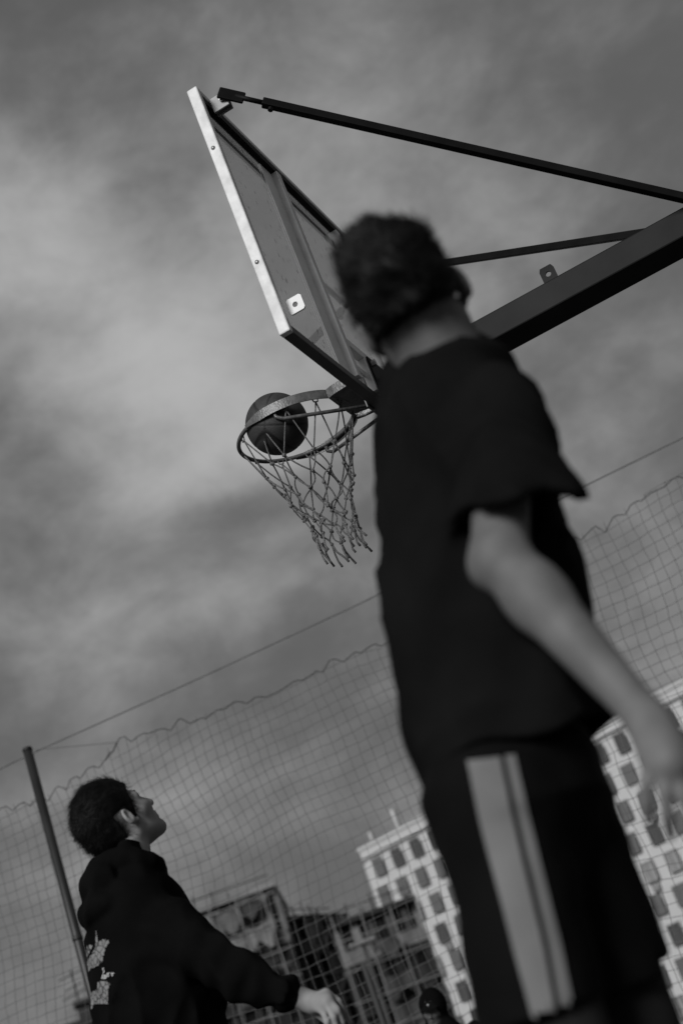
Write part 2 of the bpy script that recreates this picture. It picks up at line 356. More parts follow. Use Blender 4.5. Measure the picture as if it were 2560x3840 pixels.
def decal(name, bvh, poly, m, parent, off=.0025, step=5):
    """a flat print cut to an outline and laid on a surface: a fine patch wherever the outline meets it"""
    poly = np.array(poly, float); lo = poly.min(0); hi = poly.max(0); nx, ny = int((hi[0]-lo[0])/step)+2, int((hi[1]-lo[1])/step)+2
    gx = np.linspace(lo[0], hi[0], nx); gy = np.linspace(lo[1], hi[1], ny)
    def inside(x, y):
        c = False; j = len(poly)-1
        for i in range(len(poly)):
            if (poly[i][1] > y) != (poly[j][1] > y) and x < (poly[j][0]-poly[i][0])*(y-poly[i][1])/(poly[j][1]-poly[i][1])+poly[i][0]: c = not c
            j = i
        return c
    b = MB(); cache = {}
    def vert(i, j):
        if (i, j) not in cache:
            r_ = ray(gx[i], gy[j]); hit = bvh.ray_cast(Vector(CAM), Vector(r_))
            if hit[0] is None: cache[(i, j)] = None
            else:
                b.v.append(tuple(hit[0]+hit[1]*off)); cache[(i, j)] = len(b.v)-1
        return cache[(i, j)]
    for i in range(nx-1):
        for j in range(ny-1):
            if inside((gx[i]+gx[i+1])/2, (gy[j]+gy[j+1])/2):
                ids = [vert(i, j), vert(i, j+1), vert(i+1, j+1), vert(i+1, j)]
                if None in ids: continue
                P = [Vector(b.v[k]) for k in ids]
                if max((P[0]-P[2]).length, (P[1]-P[3]).length) > .06: continue
                b.f.append(tuple(ids))
    return b.build(name, m, parent, True)

# ------------------------------------------------------------------ ground
g = MB().add([(-900, -300, 0), (900, -300, 0), (900, 1500, 0), (-900, 1500, 0)], [(0, 1, 2, 3)]).build('ground', 'asphalt'); tag(g, kind='structure')
bd = np.array([math.sin(AZ), math.cos(AZ), 0]); bn = np.array([-math.cos(AZ), math.sin(AZ), 0])     # along the board, out of its face
Zv = np.array([0, 0, 1.])
RC = np.array([-.05, 5.2575, 3.05])                                # centre of the rim
G0 = np.array([RC[0], RC[1], 0])
def gp(n_, d_, z=0): return G0+bn*n_+bd*d_+Zv*z
ct = MB().add([gp(-3, -7, .004), gp(14, -7, .004), gp(14, 7.2, .004), gp(-3, 7.2, .004)], [(0, 1, 2, 3)]).build('court', 'court'); tag(ct, kind='structure')
lines = MB()
for (n0, n1, d0, d1) in ((-1.6, 13, -6.55, -6.5), (-1.6, 13, 6.5, 6.55), (-1.65, -1.6, -6.55, 6.55), (-1.6, 4.2, -2.45, -2.40), (-1.6, 4.2, 2.40, 2.45), (4.2, 4.25, -2.45, 2.45)):
    lines.add([gp(n0, d0, .008), gp(n1, d0, .008), gp(n1, d1, .008), gp(n0, d1, .008)], [(0, 1, 2, 3)])
ln_ = lines.build('court_marking', 'line_paint', ct)

# ------------------------------------------------------------------ basketball hoop
def hp(n_, d_, z): return RC+bn*n_+bd*d_+Zv*(z-RC[2])
POST_N = -2.35
hoop = thing('basketball_hoop', tuple(hp(POST_N, 0, 0)), 'outdoor basketball hoop with white framed clear backboard on a black steel arm', 'hoop')
def bar(name, m, n0, n1, d0, d1, z0, z1, bevel=.003, parent=hoop):
    return MB().obox(hp((n0+n1)/2, (d0+d1)/2, (z0+z1)/2), bn*(n1-n0)/2, bd*(d1-d0)/2, Zv*(z1-z0)/2).build(name, m, parent, bevel=bevel)
NF, NB_, ZB, ZT, HW = -.348, -.390, 2.918, 3.985, .90
pan = bar('board_panel', 'panel', NF-.012, NF-.004, -HW+.012, HW-.012, ZB+.012, ZT-.012, 0)
for d0, d1 in ((-HW, -HW+.030), (HW-.030, HW)):
    fb = bar('frame_bar', 'white_paint', NB_, NF, d0, d1, ZB, ZT, .005)
    sg = -1 if d0 < 0 else 1
    for zb in (3.21, 3.71):
        MB().tube([hp(-.367, sg*(HW+.0005), zb), hp(-.367, sg*(HW+.005), zb)], [.0085, .006], 10).build('rivet', 'galv', fb, True)
bar('frame_bar', 'bar_dark', NB_+.001, NF-.001, -HW+.031, HW-.031, ZB+.001, ZB+.034, .004)
bar('frame_strip', 'white_paint', NB_+.012, NF-.014, -HW+.031, HW-.031, ZB+.035, ZB+.052, .002)
bar('frame_bar', 'white_paint', NB_+.001, NF-.001, -HW+.031, HW-.031, ZT-.022, ZT-.001, .003)
bar('frame_strip', 'steel_dark', NB_+.004, NF-.014, -HW+.031, HW-.031, ZT-.050, ZT-.0225, .002)  # dark strip added as the shade on the white top bar's underside
for s in (-1, 1):                                                  # upright stiffeners: a flat flange with a proud web
    bar('stiffener', 'stiff', -.366, -.3615, min(s*.30, s*.395), max(s*.30, s*.395), ZB+.053, ZT-.051, .001)
    bar('stiffener', 'frame_grey', NB_-.002, -.3615, min(s*.262, s*.299), max(s*.262, s*.299), ZB+.053, ZT-.051, .002)
bar('cross_bar', 'frame_grey', NB_-.001, -.3615, -.261, .261, 3.118, 3.152, .002)
bar('cross_bar', 'frame_grey', -.372, -.3625, -.261, .261, 3.045, 3.070, .001)
for s in (-1, 1): bar('mount_bar', 'white_paint', NB_-.003, -.3625, min(s*.085, s*.125), max(s*.085, s*.125), ZB+.053, 3.117, .002)
bar('mount_plate', 'steel_black', -.402, NB_-.004, -.11, .11, 2.93, 3.125, .002)
for d_ in (-.085, .085):
    for z_ in (2.955, 3.098): MB().tube([hp(-.402, d_, z_), hp(-.418, d_, z_)], .013, 6).build('bolt', 'galv', hoop)
# painted lines on the front face of the panel
for (d0, d1, z0, z1) in ((-.845, -.795, 2.975, 3.93), (.795, .845, 2.975, 3.93), (-.794, .794, 3.868, 3.915), (-.794, .794, 2.96, 2.974), (-.295, .295, 3.458, 3.508), (-.295, -.245, 3.062, 3.457), (.245, .295, 3.062, 3.457)):
    bar('painted_line', 'line_back', NF-.0035, NF-.0015, d0, d1, z0, z1, 0)
def plate_hole(name, m, c, ax, ay, n_, r, parent, hole=(0, 0), k=24):
    c, ax, ay, n_ = map(np.asarray, (c, ax, ay, n_)); la, lb = np.linalg.norm(ax), np.linalg.norm(ay); ua, ub = ax/la, ay/lb; b = MB(); V = []
    for sg in (-1, 1):
        for ring in (0, 1):
            for i in range(k):
                a = 2*math.pi*(i+.5)/k; x_, y_ = math.cos(a), math.sin(a)
                if ring: V.append(c+sg*n_+ua*(hole[0]+r*x_)+ub*(hole[1]+r*y_))
                else:
                    q_ = max(abs(x_), abs(y_)); V.append(c+sg*n_+ax*x_/q_+ay*y_/q_)
    Fc = []
    for i in range(k):
        j = (i+1) % k
        Fc += [(i, k+i, k+j, j), (2*k+i, 2*k+j, 3*k+j, 3*k+i), (i, j, 2*k+j, 2*k+i), (k+i, 3*k+i, 3*k+j, k+j)]
    return b.add(V, Fc).build(name, m, parent)
# corner lugs welded to the back of the frame
def lug(d_, z_): plate_hole('lug', 'stiff', hp(NB_-.030, d_, z_), bn*.030, Zv*.030, bd*.004, .010, hoop)
lug(-.835, 3.03); lug(.835, 3.03)
# arm: box beam, braces, post
AE = -.44
arm = bar('arm', 'steel_dark', POST_N, AE, -.078, .078, 2.945, 3.052, .006)
bar('arm_collar', 'steel_black', AE+.001, -.405, -.06, .06, 2.955, 3.045, .003)
plate_hole('tab', 'steel_dark', hp(-1.131, .056, 3.115), bn*.029, Zv*.064, bd*.004, .011, hoop, (0, .03))
post = MB().tube([hp(POST_N-.085, 0, -.02), hp(POST_N-.085, 0, 3.2)], .084, 20).build('post', 'steel_dark', hoop, True)
BE = -1.73
for s in (-1, 1):
    A = hp(-.500, s*.800, 3.915); B = hp(BE, s*.092, 3.03); u = (B-A)/np.linalg.norm(B-A)
    sd = np.cross(u, Zv); sd /= np.linalg.norm(sd); up = np.cross(sd, u)
    br = MB().obox((A+u*.08+B)/2, u*np.linalg.norm(B-A-u*.08)/2, sd*.015, up*.015).build('brace', 'steel_black', hoop, bevel=.003)
    MB().tube([A-u*.02, A+u*.09], .0095, 10).build('threaded_rod', 'steel_dark', br, True)
    MB().obox(A-u*.035, u*.048, sd*.006, up*.024).build('clevis', 'steel_black', br, bevel=.004)
    q = A+u*.115-up*.016; MB().tube([q, q-up*.012], .010, 6).build('nut', 'steel_dark', br)
    lg = MB().obox(hp(-.424, s*.812, 3.938), bn*.032, bd*.004, Zv*.032).build('lug', 'lug_grey', hoop, bevel=.002)
    lg2 = MB().obox(hp(-.424, s*.785, 3.938), bn*.032, bd*.004, Zv*.032).build('lug', 'lug_grey', hoop, bevel=.002)
    MB().tube([hp(-.438, s*.825, 3.938), hp(-.438, s*.770, 3.938)], .010, 8).build('bolt', 'galv', lg)
    MB().obox(hp(BE-.02, s*.086, 3.02), bn*.06, bd*.007, Zv*.04).build('lug', 'steel_dark', hoop, bevel=.002)
# rim: round rod, flat bands on both sides, struts, mounting plate
RR = .237
rim = MB().tube([RC+RR*(math.cos(a)*bn+math.sin(a)*bd) for a in np.linspace(0, 2*math.pi, 96, endpoint=False)], .0085, 10, closed=True).build('rim', 'rim_paint', hoop, True)
for s in (-1, 1):
    P = [RC+(RR+.011)*(math.cos(a)*bn+s*math.sin(a)*bd) for a in np.linspace(R(62), R(147), 30)]
    last = P[-1]; P += [last-bn*.03+bd*s*.010, hp(-.338, s*.158, 3.05)]
    b = MB(); hh = .019; nP = len(P); V = []
    for i, p_ in enumerate(P):
        t = P[min(i+1, nP-1)]-P[max(i-1, 0)]; o_ = np.cross(t, Zv); o_ = o_/np.linalg.norm(o_)*.002
        k = hh*min(1, .35+i*.11); V += [p_+o_-Zv*k, p_+o_+Zv*k, p_-o_+Zv*k, p_-o_-Zv*k]
    Fc = [(i*4+j, i*4+(j+1) % 4, i*4+4+(j+1) % 4, i*4+4+j) for i in range(nP-1) for j in range(4)]+[(3, 2, 1, 0), tuple((nP-1)*4+j for j in range(4))]
    b.add(V, Fc).build('band', 'rim_paint', rim)
    a0 = RC+(RR-.003)*(math.cos(R(94))*bn+s*math.sin(R(94))*bd)
    MB().tube([a0-Zv*.012, a0-Zv*.032, a0-Zv*.05-bn*.022-bd*s*.006, hp(-.343, s*.055, 2.955)], .0075, 10).build('strut', 'rim_paint', rim, True)
MB().obox(hp(-.3435, 0, 2.99), bn*.003, bd*.165, Zv*.085).build('mounting_plate', 'rim_paint', rim, bevel=.002)
MB().add([hp(-.340, -.15, 3.052), hp(-.340, .15, 3.052), hp(-.20, .105, 3.052), hp(-.20, -.105, 3.052), hp(-.340, -.15, 3.044), hp(-.340, .15, 3.044), hp(-.20, .105, 3.044), hp(-.20, -.105, 3.044)],
         [(0, 1, 2, 3), (7, 6, 5, 4), (0, 4, 5, 1), (1, 5, 6, 2), (2, 6, 7, 3), (3, 7, 4, 0)]).build('gusset', 'rim_paint', rim)
NH = 12
HA = [2*math.pi*(k+.5)/NH for k in range(NH)]
for a in HA:
    c = RC+(RR-.006)*(math.cos(a)*bn+math.sin(a)*bd)-Zv*.010
    tt = -math.sin(a)*bn+math.cos(a)*bd
    MB().tube([c-tt*.012+Zv*.004, c-tt*.008-Zv*.010, c+tt*.008-Zv*.010, c+tt*.012+Zv*.004], .003, 6).build('hook', 'rim_paint', rim, True)

# net hanging from the rim
net = thing('basketball_net', tuple(RC-Zv*.02), 'knotted cord net with frayed ends hanging from the hoop rim', 'net')
rows_z = [-.020, -.170, -.243, -.308, -.368, -.422, -.472]; rows_r = [.229, .170, .146, .122, .101, .086, .080]
def node(j, k):
    a = 2*math.pi*(k+.5+(j % 2)*.5)/NH; r_ = np.random.default_rng(j*100+k)
    rr = rows_r[j]*(1+r_.normal()*(.05 if j else 0)); z = rows_z[j]+(r_.normal()*.009 if j else 0)
    sway = bn*(-.004)*(rows_z[j]/.45)**2 + bd*.012*(rows_z[j]/.45)**2
    return RC+rr*(math.cos(a+r_.normal()*.05*(j > 0))*bn+math.sin(a+r_.normal()*.05*(j > 0))*bd)+Zv*z+sway
nd = [[node(j, k) for k in range(NH)] for j in range(7)]
def cord(a, b, sag=.004, r=.0031, name='cord'):
    a, b = np.asarray(a), np.asarray(b); r_ = np.random.default_rng(int(abs(a[0]*1e5)) % 99999); off = r_.normal(size=3)*sag
    P = [a+(b-a)*t+off*math.sin(math.pi*t) for t in np.linspace(0, 1, 6)]
    return MB().tube(P, r, 6).build(name, 'cord', net, True)
bmk = bmesh.new(); bmesh.ops.create_icosphere(bmk, subdivisions=2, radius=.0078)
for v in bmk.verts: v.co *= 1+.22*math.sin(v.co.x*900)*math.sin(v.co.z*700)
knot_me = bpy.data.meshes.new('knot'); bmk.to_mesh(knot_me); bmk.free(); knot_me.materials.append(MATS['cord'])
for j in range(6):
    for k in range(NH):
        k2 = k if j % 2 == 0 else (k+1) % NH
        if j >= 4 and random.random() < .12: pass
        else: cord(nd[j][k], nd[j+1][k2], .002+.001*j)
        cord(nd[j][k], nd[j+1][(k2-1) % NH], .002+.001*j)
for j in range(1, 7):
    for k in range(NH):
        o = bpy.data.objects.new('knot', knot_me); COL.objects.link(o); o.parent = net; o.matrix_parent_inverse = parent_inv(net)
        o.location = nd[j][k]; o.rotation_euler = (random.uniform(0, 3), random.uniform(0, 3), random.uniform(0, 3)); o.scale = (1, random.uniform(.85, 1.2), random.uniform(1, 1.35))
for k in range(NH):
    a = nd[6][k]; out = a-RC; out[2] = 0; out /= np.linalg.norm(out)
    for s in range(2 if k % 3 else 1):
        L = random.uniform(.06, .11); dv = np.array([random.uniform(-.3, .3), random.uniform(-.3, .3), 0])
        P = [a, a-Zv*L*.4+dv*L*.3, a-Zv*L*.75+dv*L*.8-bn*.006, a-Zv*L+dv*L*.9-bn*.014]
        MB().tube(P, [.0042, .0042, .0042, .0050], 6).build('frayed_end', 'cord', net, True)

# ball
bdir = ray(840+444*.4464, 1380+470*.4464); BC = CAM+bdir*5.775; BR = .1215
me = bpy.data.meshes.new('basketball'); bm = bmesh.new(); bmesh.ops.create_uvsphere(bm, u_segments=192, v_segments=96, radius=1); bm.to_mesh(me); bm.free()
co = np.zeros(len(me.vertices)*3); me.vertices.foreach_get('co', co); co = co.reshape(-1, 3)
toC = -bdir; e1 = toC*.92 - cX*.375 - cY*.04; e1 /= np.linalg.norm(e1); e3 = cY-e1*(cY @ e1); e3 /= np.linalg.norm(e3); e2 = np.cross(e3, e1)
x, y, z = co @ e2, co @ e1, co @ e3
ov = np.sqrt((y/math.sin(R(72)))**2+(x/math.sin(R(40)))**2)
sd_ = np.minimum(np.minimum(np.abs(z), np.abs(x)), np.abs(ov-1)*.62)
se = np.clip(1-sd_/.030, 0, 1)**.6; rad = BR*(1-.014*np.clip(1-sd_/.035, 0, 1)**1.5)
me.vertices.foreach_set('co', (co*rad[:, None]).ravel())
at = me.attributes.new('seam', 'FLOAT', 'POINT'); at.data.foreach_set('value', np.clip(se*1.6, 0, 1))
ball = link('basketball', me, 'ball', None, True); ball.location = BC; tag(ball, 'dark pebbled basketball dropping through the rim', 'ball')

# ------------------------------------------------------------------ net fence behind the court
FP = polar(-14.89, 13.85, 0); FD = np.array([math.cos(R(15.2)), -math.sin(R(15.2)), 0]); FN = np.array([FD[1], -FD[0], 0])
def fpt(px, py): return onplane(px, py, FP, FN)
PZ = fpt(105, 2815)[2]
fence = thing('net_fence', tuple(FP), 'tall square mesh ball-stop net strung on poles behind the court', 'fence')
def fs(P): return (P-FP) @ FD
def fpost(s, ztop, r, name='post', bend=0):
    p0 = FP+FD*s; b = MB()
    b.tube([p0-Zv*.05, p0+Zv*ztop], r, 14)
    return b.build(name, 'post_paint', fence, True)
fpost(0, PZ, .044); fpost(-9, PZ, .044); fpost(9, PZ, .044)
q = fpt(1352, 3612); sp_ = MB().tube([FP+FD*fs(q)-Zv*.05-FN*.05, FP+FD*fs(q)+Zv*q[2]-FN*.05], .022, 10).build('support_post', 'sheet_dim', fence, True)
KS = fs(q)
capz = MB().tube([FP+Zv*PZ, FP+Zv*(PZ+.03)], [.05, .042], 14).build('post_cap', 'post_paint', fence, True)
cabP = [fpt(*p_) for p_ in ((105, 2832), (720, 2556), (1420, 2230), (2090, 1872), (2560, 1640))]
zz_ = [p_[2] for p_ in cabP]; ss_ = [fs(p_) for p_ in cabP]
P = [FP+FD*s+Zv*np.interp(s, [-9]+ss_+[9], [PZ-.15]+zz_+[PZ-.1]) for s in np.linspace(-9, 9, 60)]
MB().tube(P, .0065, 6).build('cable', 'fence_cord', fence, True)
topP = [(0, 3040), (116, 3009), (188, 2985), (259, 2942), (393, 2853), (437, 2786), (536, 2757), (684, 2711), (814, 2669), (906, 2637), (999, 2604), (1119, 2554), (1248, 2489), (1387, 2429), (2191, 2005), (2322, 1927), (2430, 1858), (2560, 1781)]
tq = [fpt(*p_) for p_ in topP]; ts = [fs(p_) for p_ in tq]; tz = [p_[2] for p_ in tq]
def ztop(s): return np.interp(s, [-9]+ts+[9], [tz[0]-.6]+tz+[tz[-1]-.1])
MS = .098
def ngrid(s, z):                         # the hang of the net: slack waves and a fold at the support post
    zt = ztop(s); k = np.exp(-((s-KS)/.5)**2)
    ds = .035*np.sin(z*2.1+s*.7)+.02*np.sin(z*5+s*2.3)+.02*np.sin(s*3.1-z)
    dz = .03*np.sin(s*1.7+z*.8)+.02*np.sin(s*3.9+z*1.7)-.05*np.abs(np.sin((s-KS)*1.5))*np.exp(-z*.4)-.06*k*(z < 3)
    return ds, dz
nb_ = MB(); S = np.arange(-6.2, 8.9, MS); ZR = np.arange(.02, 5.2, MS)
def npnt(s, z):
    ds, dz = ngrid(s, z); jit = .008
    return FP+FD*(s+ds)+Zv*max(.01, z+dz)+FN*(.05*math.sin(s*1.3+z)+.03*math.sin(z*3.3))
PT = {}
for i, s in enumerate(S):
    zt = ztop(s)
    for j, z in enumerate(ZR):
        if z < zt: PT[i, j] = npnt(s, z)+FD*RNG.normal()*.004+Zv*RNG.normal()*.004
for i in range(len(S)):
    col_ = [PT[i, j] for j in range(len(ZR)) if (i, j) in PT]
    col_.append(col_[-1]*0+FP+FD*(S[i]+ngrid(S[i], ztop(S[i]))[0])+Zv*(ztop(S[i])+.02))
    nb_.tube(col_, .0023, 4, cap=False)
for j in range(len(ZR)):
    run = []
    for i in range(len(S)+1):
        if (i, j) in PT: run.append(PT[i, j])
        else:
            if len(run) > 1: nb_.tube(run, .0023, 4, cap=False)
            run = []
netm = nb_.build('mesh_net', 'fence_cord', fence)
ed = MB(); rp = []                       # one rope threaded through the top meshes in uneven bights
for i in range(len(S)-1):
    s0 = S[i]; up_ = (.012 if i % 2 else -.03)+random.uniform(-.012, .03)
    if random.random() < .12: up_ -= random.uniform(.02, .06)
    rp.append(FP+FD*(s0+random.uniform(-.02, .02))+Zv*(ztop(s0)+up_))
    if i % 2: rp.append(FP+FD*(s0+MS*.5)+Zv*(ztop(s0+MS*.5)+up_*.8+random.uniform(-.005, .015)))
ed.tube(rp, .0042, 5).build('edge_rope', 'post_paint', fence)
a, b = fpt(135, 2812), fpt(437, 2784); MB().tube([a, b], .004, 5).build('tie_rope', 'fence_cord', fence)
MB().tube([fpt(437, 2786), fpt(425, 2815), fpt(393, 2853)], .007, 5).build('tie_rope', 'post_paint', fence)
for j in (3.1, 2.0, 1.0): MB().tube([FP+Zv*(j-.02), FP+Zv*(j+.02)], .049, 14).build('clamp', 'post_paint', fence, True)

# ------------------------------------------------------------------ buildings beyond
def building_tower():
    H = 30.3; L0 = polar(-3.96, (H-CZ)/.1850); R0_ = polar(9.88, (H-CZ)/.2113)
    e = (R0_-L0); e[2] = 0; e /= np.linalg.norm(e); nf = np.array([e[1], -e[0], 0])      # nf points to the camera
    T = thing('apartment_tower', tuple(L0), 'long white apartment block with rows of staggered windows behind the near player', 'building')
    W = 60.0; FH, NFL = 2.98, 10; CW, WW, WH = 2.62, 1.32, 1.95
    def P(s, z, o=0): return L0+e*s+Zv*z+nf*o
    wall = MB()
    def blk(s0, s1, z0, z1, o0, o1, mb=wall): mb.obox(P((s0+s1)/2, (z0+z1)/2, (o0+o1)/2), e*(s1-s0)/2, Zv*(z1-z0)/2, nf*(o1-o0)/2)
    base = H-.9-NFL*FH
    blk(0, W, 0, H-.2, -14, -.45); blk(0, W, -.2, base+.5, -.449, 0); blk(0, W, H-.95, H, -.449, 0)
    fr = MB(); pn = MB(); wins = []
    def wbox(mb, s0, s1, z0, z1, o0, o1): mb.obox(((s0+s1)/2, (o0+o1)/2, (z0+z1)/2), ((s1-s0)/2, 0, 0), (0, (o1-o0)/2, 0), (0, 0, (z1-z0)/2))
    t_ = .09
    for a in ((0, WW, 0, t_), (0, WW, WH-t_, WH), (0, t_, t_, WH-t_), (WW-t_, WW, t_, WH-t_), (WW*.45, WW*.45+t_, t_, WH-t_)): wbox(fr, a[0], a[1], a[2], a[3], -.36, -.28)
    wbox(pn, t_*.5, WW-t_*.5, t_*.5, WH-t_*.5, -.345, -.325)
    frm = fr.mesh('window'); frm.materials.append(MATS['tower_frame']); pnms = []
    for k_, m_ in enumerate(('pane', 'pane', 'pane_dark', 'pane_blind')): pm = pn.mesh('pane'); pm.materials.append(MATS[m_]); pnms.append(pm)
    ang = math.atan2(e[1], e[0])
    for f_ in range(NFL):
        z0 = base+f_*FH+.5; off = .75 if f_ % 2 == 0 else 1.35; s = 0.
        n_c = int((W-off)/CW)
        for c in range(n_c):
            a = off+c*CW
            blk(s, a, z0, z0+WH, -.449, 0); s = a+WW
            o = bpy.data.objects.new('window', frm); COL.objects.link(o); o.parent = T; o.matrix_parent_inverse = parent_inv(T)
            o.location = P(a, z0); o.rotation_euler = (0, 0, ang)
            p_ = bpy.data.objects.new('pane', random.choice(pnms)); COL.objects.link(p_); p_.parent = o
        blk(s, W, z0, z0+WH, -.449, 0)
        if f_ < NFL-1: blk(0, W, z0+WH, z0+FH, -.449, .02)
    wall.build('wall', 'tower_white', T)
    rb = MB(); blk(-.15, W+.1, H+.002, H+.35, -.4, .18, rb); rb.build('cornice', 'tower_white', T)
    rl = MB()
    for k in range(40): blk(k*1.5, k*1.5+.06, H+.351, H+1.25, -.12, -.06, rl)
    blk(0, W, H+1.2, H+1.28, -.13, -.05, rl); rl.build('roof_railing', 'galv', T)
    ch = MB(); blk(5.0, 5.5, H+.351, H+2.6, -1.2, -.7, ch); ch.build('chimney', 'tower_white', T); ch = MB(); blk(1.1, 1.5, H+.351, H+1.7, -1.5, -1.1, ch); ch.build('chimney', 'tower_white', T)
    va = MB(); blk(8.8, 9.6, H+.351, H+1.9, -2.2, -1.4, va); va.build('roof_vent', 'conc', T)
    for k, (s, f_) in enumerate(((6.5, 6), (9.5, 4), (30.4, 5), (33, 7))):
        ac = MB(); blk(s, s+.8, base+f_*FH-.35, base+f_*FH+.25, .021, .36, ac); ac.build('air_conditioner', 'conc', T)
building_tower()

def block(name, label, A, B_, depth, H, FH, top, m_slab, m_fill, m_top, seed, ncol=8, dark='glass_dark'):
    """framed block: slab edges, columns, dark bays set back, a paler sheeted top storey"""
    r_ = random.Random(seed); T = thing(name, tuple(np.array([A[0], A[1], 0])), label, 'building')
    A = np.array([A[0], A[1], 0.]); B_ = np.array([B_[0], B_[1], 0.]); W = np.linalg.norm(B_-A); e = (B_-A)/W; nf = np.array([e[1], -e[0], 0])
    def P(s, z, o): return A+e*s+Zv*z+nf*o
    def blk(mb, s0, s1, z0, z1, o0, o1): mb.obox(P((s0+s1)/2, (z0+z1)/2, (o0+o1)/2), e*(s1-s0)/2, Zv*(z1-z0)/2, nf*(o1-o0)/2); return mb
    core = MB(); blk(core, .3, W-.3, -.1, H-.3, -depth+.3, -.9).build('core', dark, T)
    nf_ = int((H-top)/FH); lev = [k*FH for k in range(nf_+1)]
    for z in lev[1:]: blk(MB(), 0, W, z-.16, z+.16, -depth, .25).build('floor_slab', m_slab, T)
    for side in (0, 1):
        for k in range(ncol+1):
            s = k*(W-.45)/ncol
            if side == 0: blk(MB(), s, s+.45, 0, lev[-1]-.17, -.5, -.02).build('column', m_slab, T)
    for fi, z in enumerate(lev[:-1]):                              # infill bays: some open and dark, some boarded or glazed
        for k in range(ncol):
            s0 = k*(W-.45)/ncol+.46; s1 = (k+1)*(W-.45)/ncol-.01; q = r_.random()
            if q < .42: blk(MB(), s0, s1, z+.17, z+FH*r_.uniform(.35, .8), -.62, -.42).build('infill_panel', r_.choice(m_fill), T)
            elif q < .7: blk(MB(), s0, s0+(s1-s0)*r_.uniform(.3, .7), z+.17, z+FH-.17, -.7, -.5).build('infill_panel', r_.choice(m_fill), T)
            if r_.random() < .45: blk(MB(), s0, s1, z+1.0, z+1.08, -.12, -.06).build('guard_rail', m_slab, T)
    zt = lev[-1]+.161                                              # top storey with window openings under a dark roof edge
    n2_ = ncol; 
    blk(MB(), .02, W-.02, zt, zt+.9, -.3, .18).build('parapet_wall', m_top, T)
    for k in range(n2_):
        s0 = k*W/n2_+.05; s1 = (k+1)*W/n2_-.05
        pw = (s1-s0)*r_.uniform(.3, .62)
        blk(MB(), s0, s0+pw, zt+.9, H-.32, -.3, r_.uniform(.02, .16)).build('wall_panel', m_top if r_.random() < .7 else m_fill[0], T)
        blk(MB(), s0+pw, s1, zt+.9, H-.7, -.5, -.4).build('window', 'glass_dark', T)
    blk(MB(), -.2, W+.12, H-.31, H, -depth-.2, .6).build('roof', m_slab if name != 'site_block' else 'conc', T)
    # right-hand end wall
    for z0, z1 in zip(lev[:-1], lev[1:]): blk(MB(), W-.29, W+.0, z0+.17, z1-.17, -depth, -1.2).build('end_panel', r_.choice(m_fill), T)
    blk(MB(), W-.29, W+.05, zt, H-.32, -depth, -.35).build('end_panel', m_top, T)
    for k in range(6):
        s = r_.uniform(.5, W-1); blk(MB(), s, s+.08, H, H+r_.uniform(.6, 1.5), -1.0, -.92).build('roof_rod', 'steel_dark', T)
    blk(MB(), .2, W-.2, H+.75, H+.82, -.5, -.44).build('roof_rail', 'steel_dark', T)
    for k in range(int(W/1.9)+1):                                  # scaffold and hanging sheets
        s = min(W-.1, k*1.9+.1); blk(MB(), s, s+.07, 0, H+r_.uniform(-.5, .9), 1.15, 1.22).build('scaffold_pole', 'conc', T)
    for z in np.arange(1.9, H, 1.95):
        blk(MB(), -.2, W+.05, z, z+.06, 1.221, 1.28).build('scaffold_ledger', 'conc', T)
    for fi in range(int(H/2.2)):
        for k in range(int(W/1.9)):
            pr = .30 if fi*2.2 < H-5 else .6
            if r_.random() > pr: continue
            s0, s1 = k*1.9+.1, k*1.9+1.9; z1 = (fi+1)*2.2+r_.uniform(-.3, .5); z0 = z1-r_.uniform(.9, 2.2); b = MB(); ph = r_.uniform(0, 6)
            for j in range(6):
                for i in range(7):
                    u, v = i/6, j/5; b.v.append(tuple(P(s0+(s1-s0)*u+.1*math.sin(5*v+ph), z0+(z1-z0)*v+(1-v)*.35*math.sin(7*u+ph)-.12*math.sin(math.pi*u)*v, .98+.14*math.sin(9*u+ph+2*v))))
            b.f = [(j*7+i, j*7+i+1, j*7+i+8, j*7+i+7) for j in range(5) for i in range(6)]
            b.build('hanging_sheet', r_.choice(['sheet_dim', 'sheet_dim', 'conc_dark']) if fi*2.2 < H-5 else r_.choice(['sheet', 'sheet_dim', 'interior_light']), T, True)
    return T
HA_ = 20.3
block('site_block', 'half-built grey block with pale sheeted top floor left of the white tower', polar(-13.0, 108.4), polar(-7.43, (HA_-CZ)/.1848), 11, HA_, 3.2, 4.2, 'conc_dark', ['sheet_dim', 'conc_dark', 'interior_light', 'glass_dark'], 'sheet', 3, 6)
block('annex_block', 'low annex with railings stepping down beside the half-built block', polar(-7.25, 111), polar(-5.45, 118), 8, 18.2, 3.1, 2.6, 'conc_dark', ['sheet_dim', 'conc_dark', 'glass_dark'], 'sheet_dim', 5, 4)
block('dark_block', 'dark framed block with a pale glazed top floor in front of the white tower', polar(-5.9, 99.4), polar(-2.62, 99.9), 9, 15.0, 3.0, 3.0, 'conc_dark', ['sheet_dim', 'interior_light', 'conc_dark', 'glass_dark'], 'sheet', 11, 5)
# bank of floodlights fixed to the dark block's frame
lb = polar(-5.4, 96, 0); fl_ = thing('floodlight_bank', tuple(lb), 'row of round white floodlights on a mast before the dark block', 'floodlight')
P0 = polar(-5.45, 96, 12.75); P1 = polar(-4.45, 96, 12.75)
MB().tube([P0-Zv*.0, P1], .06, 8).build('cross_bar', 'steel_dark', fl_); MB().tube([(P0+P1)/2*np.array([1, 1, 0])-Zv*.05, (P0+P1)/2], .12, 10).build('mast', 'sheet_dim', fl_, True)
for k in range(6):
    c = P0+(P1-P0)*(k+.5)/6-np.array([0, .12, 0]); MB().tube([c+np.array([0, .05, .1]), c-np.array([0, .12, -.1])], [.10, .17], 12).build('lamp', 'lamp_lens', fl_, True)
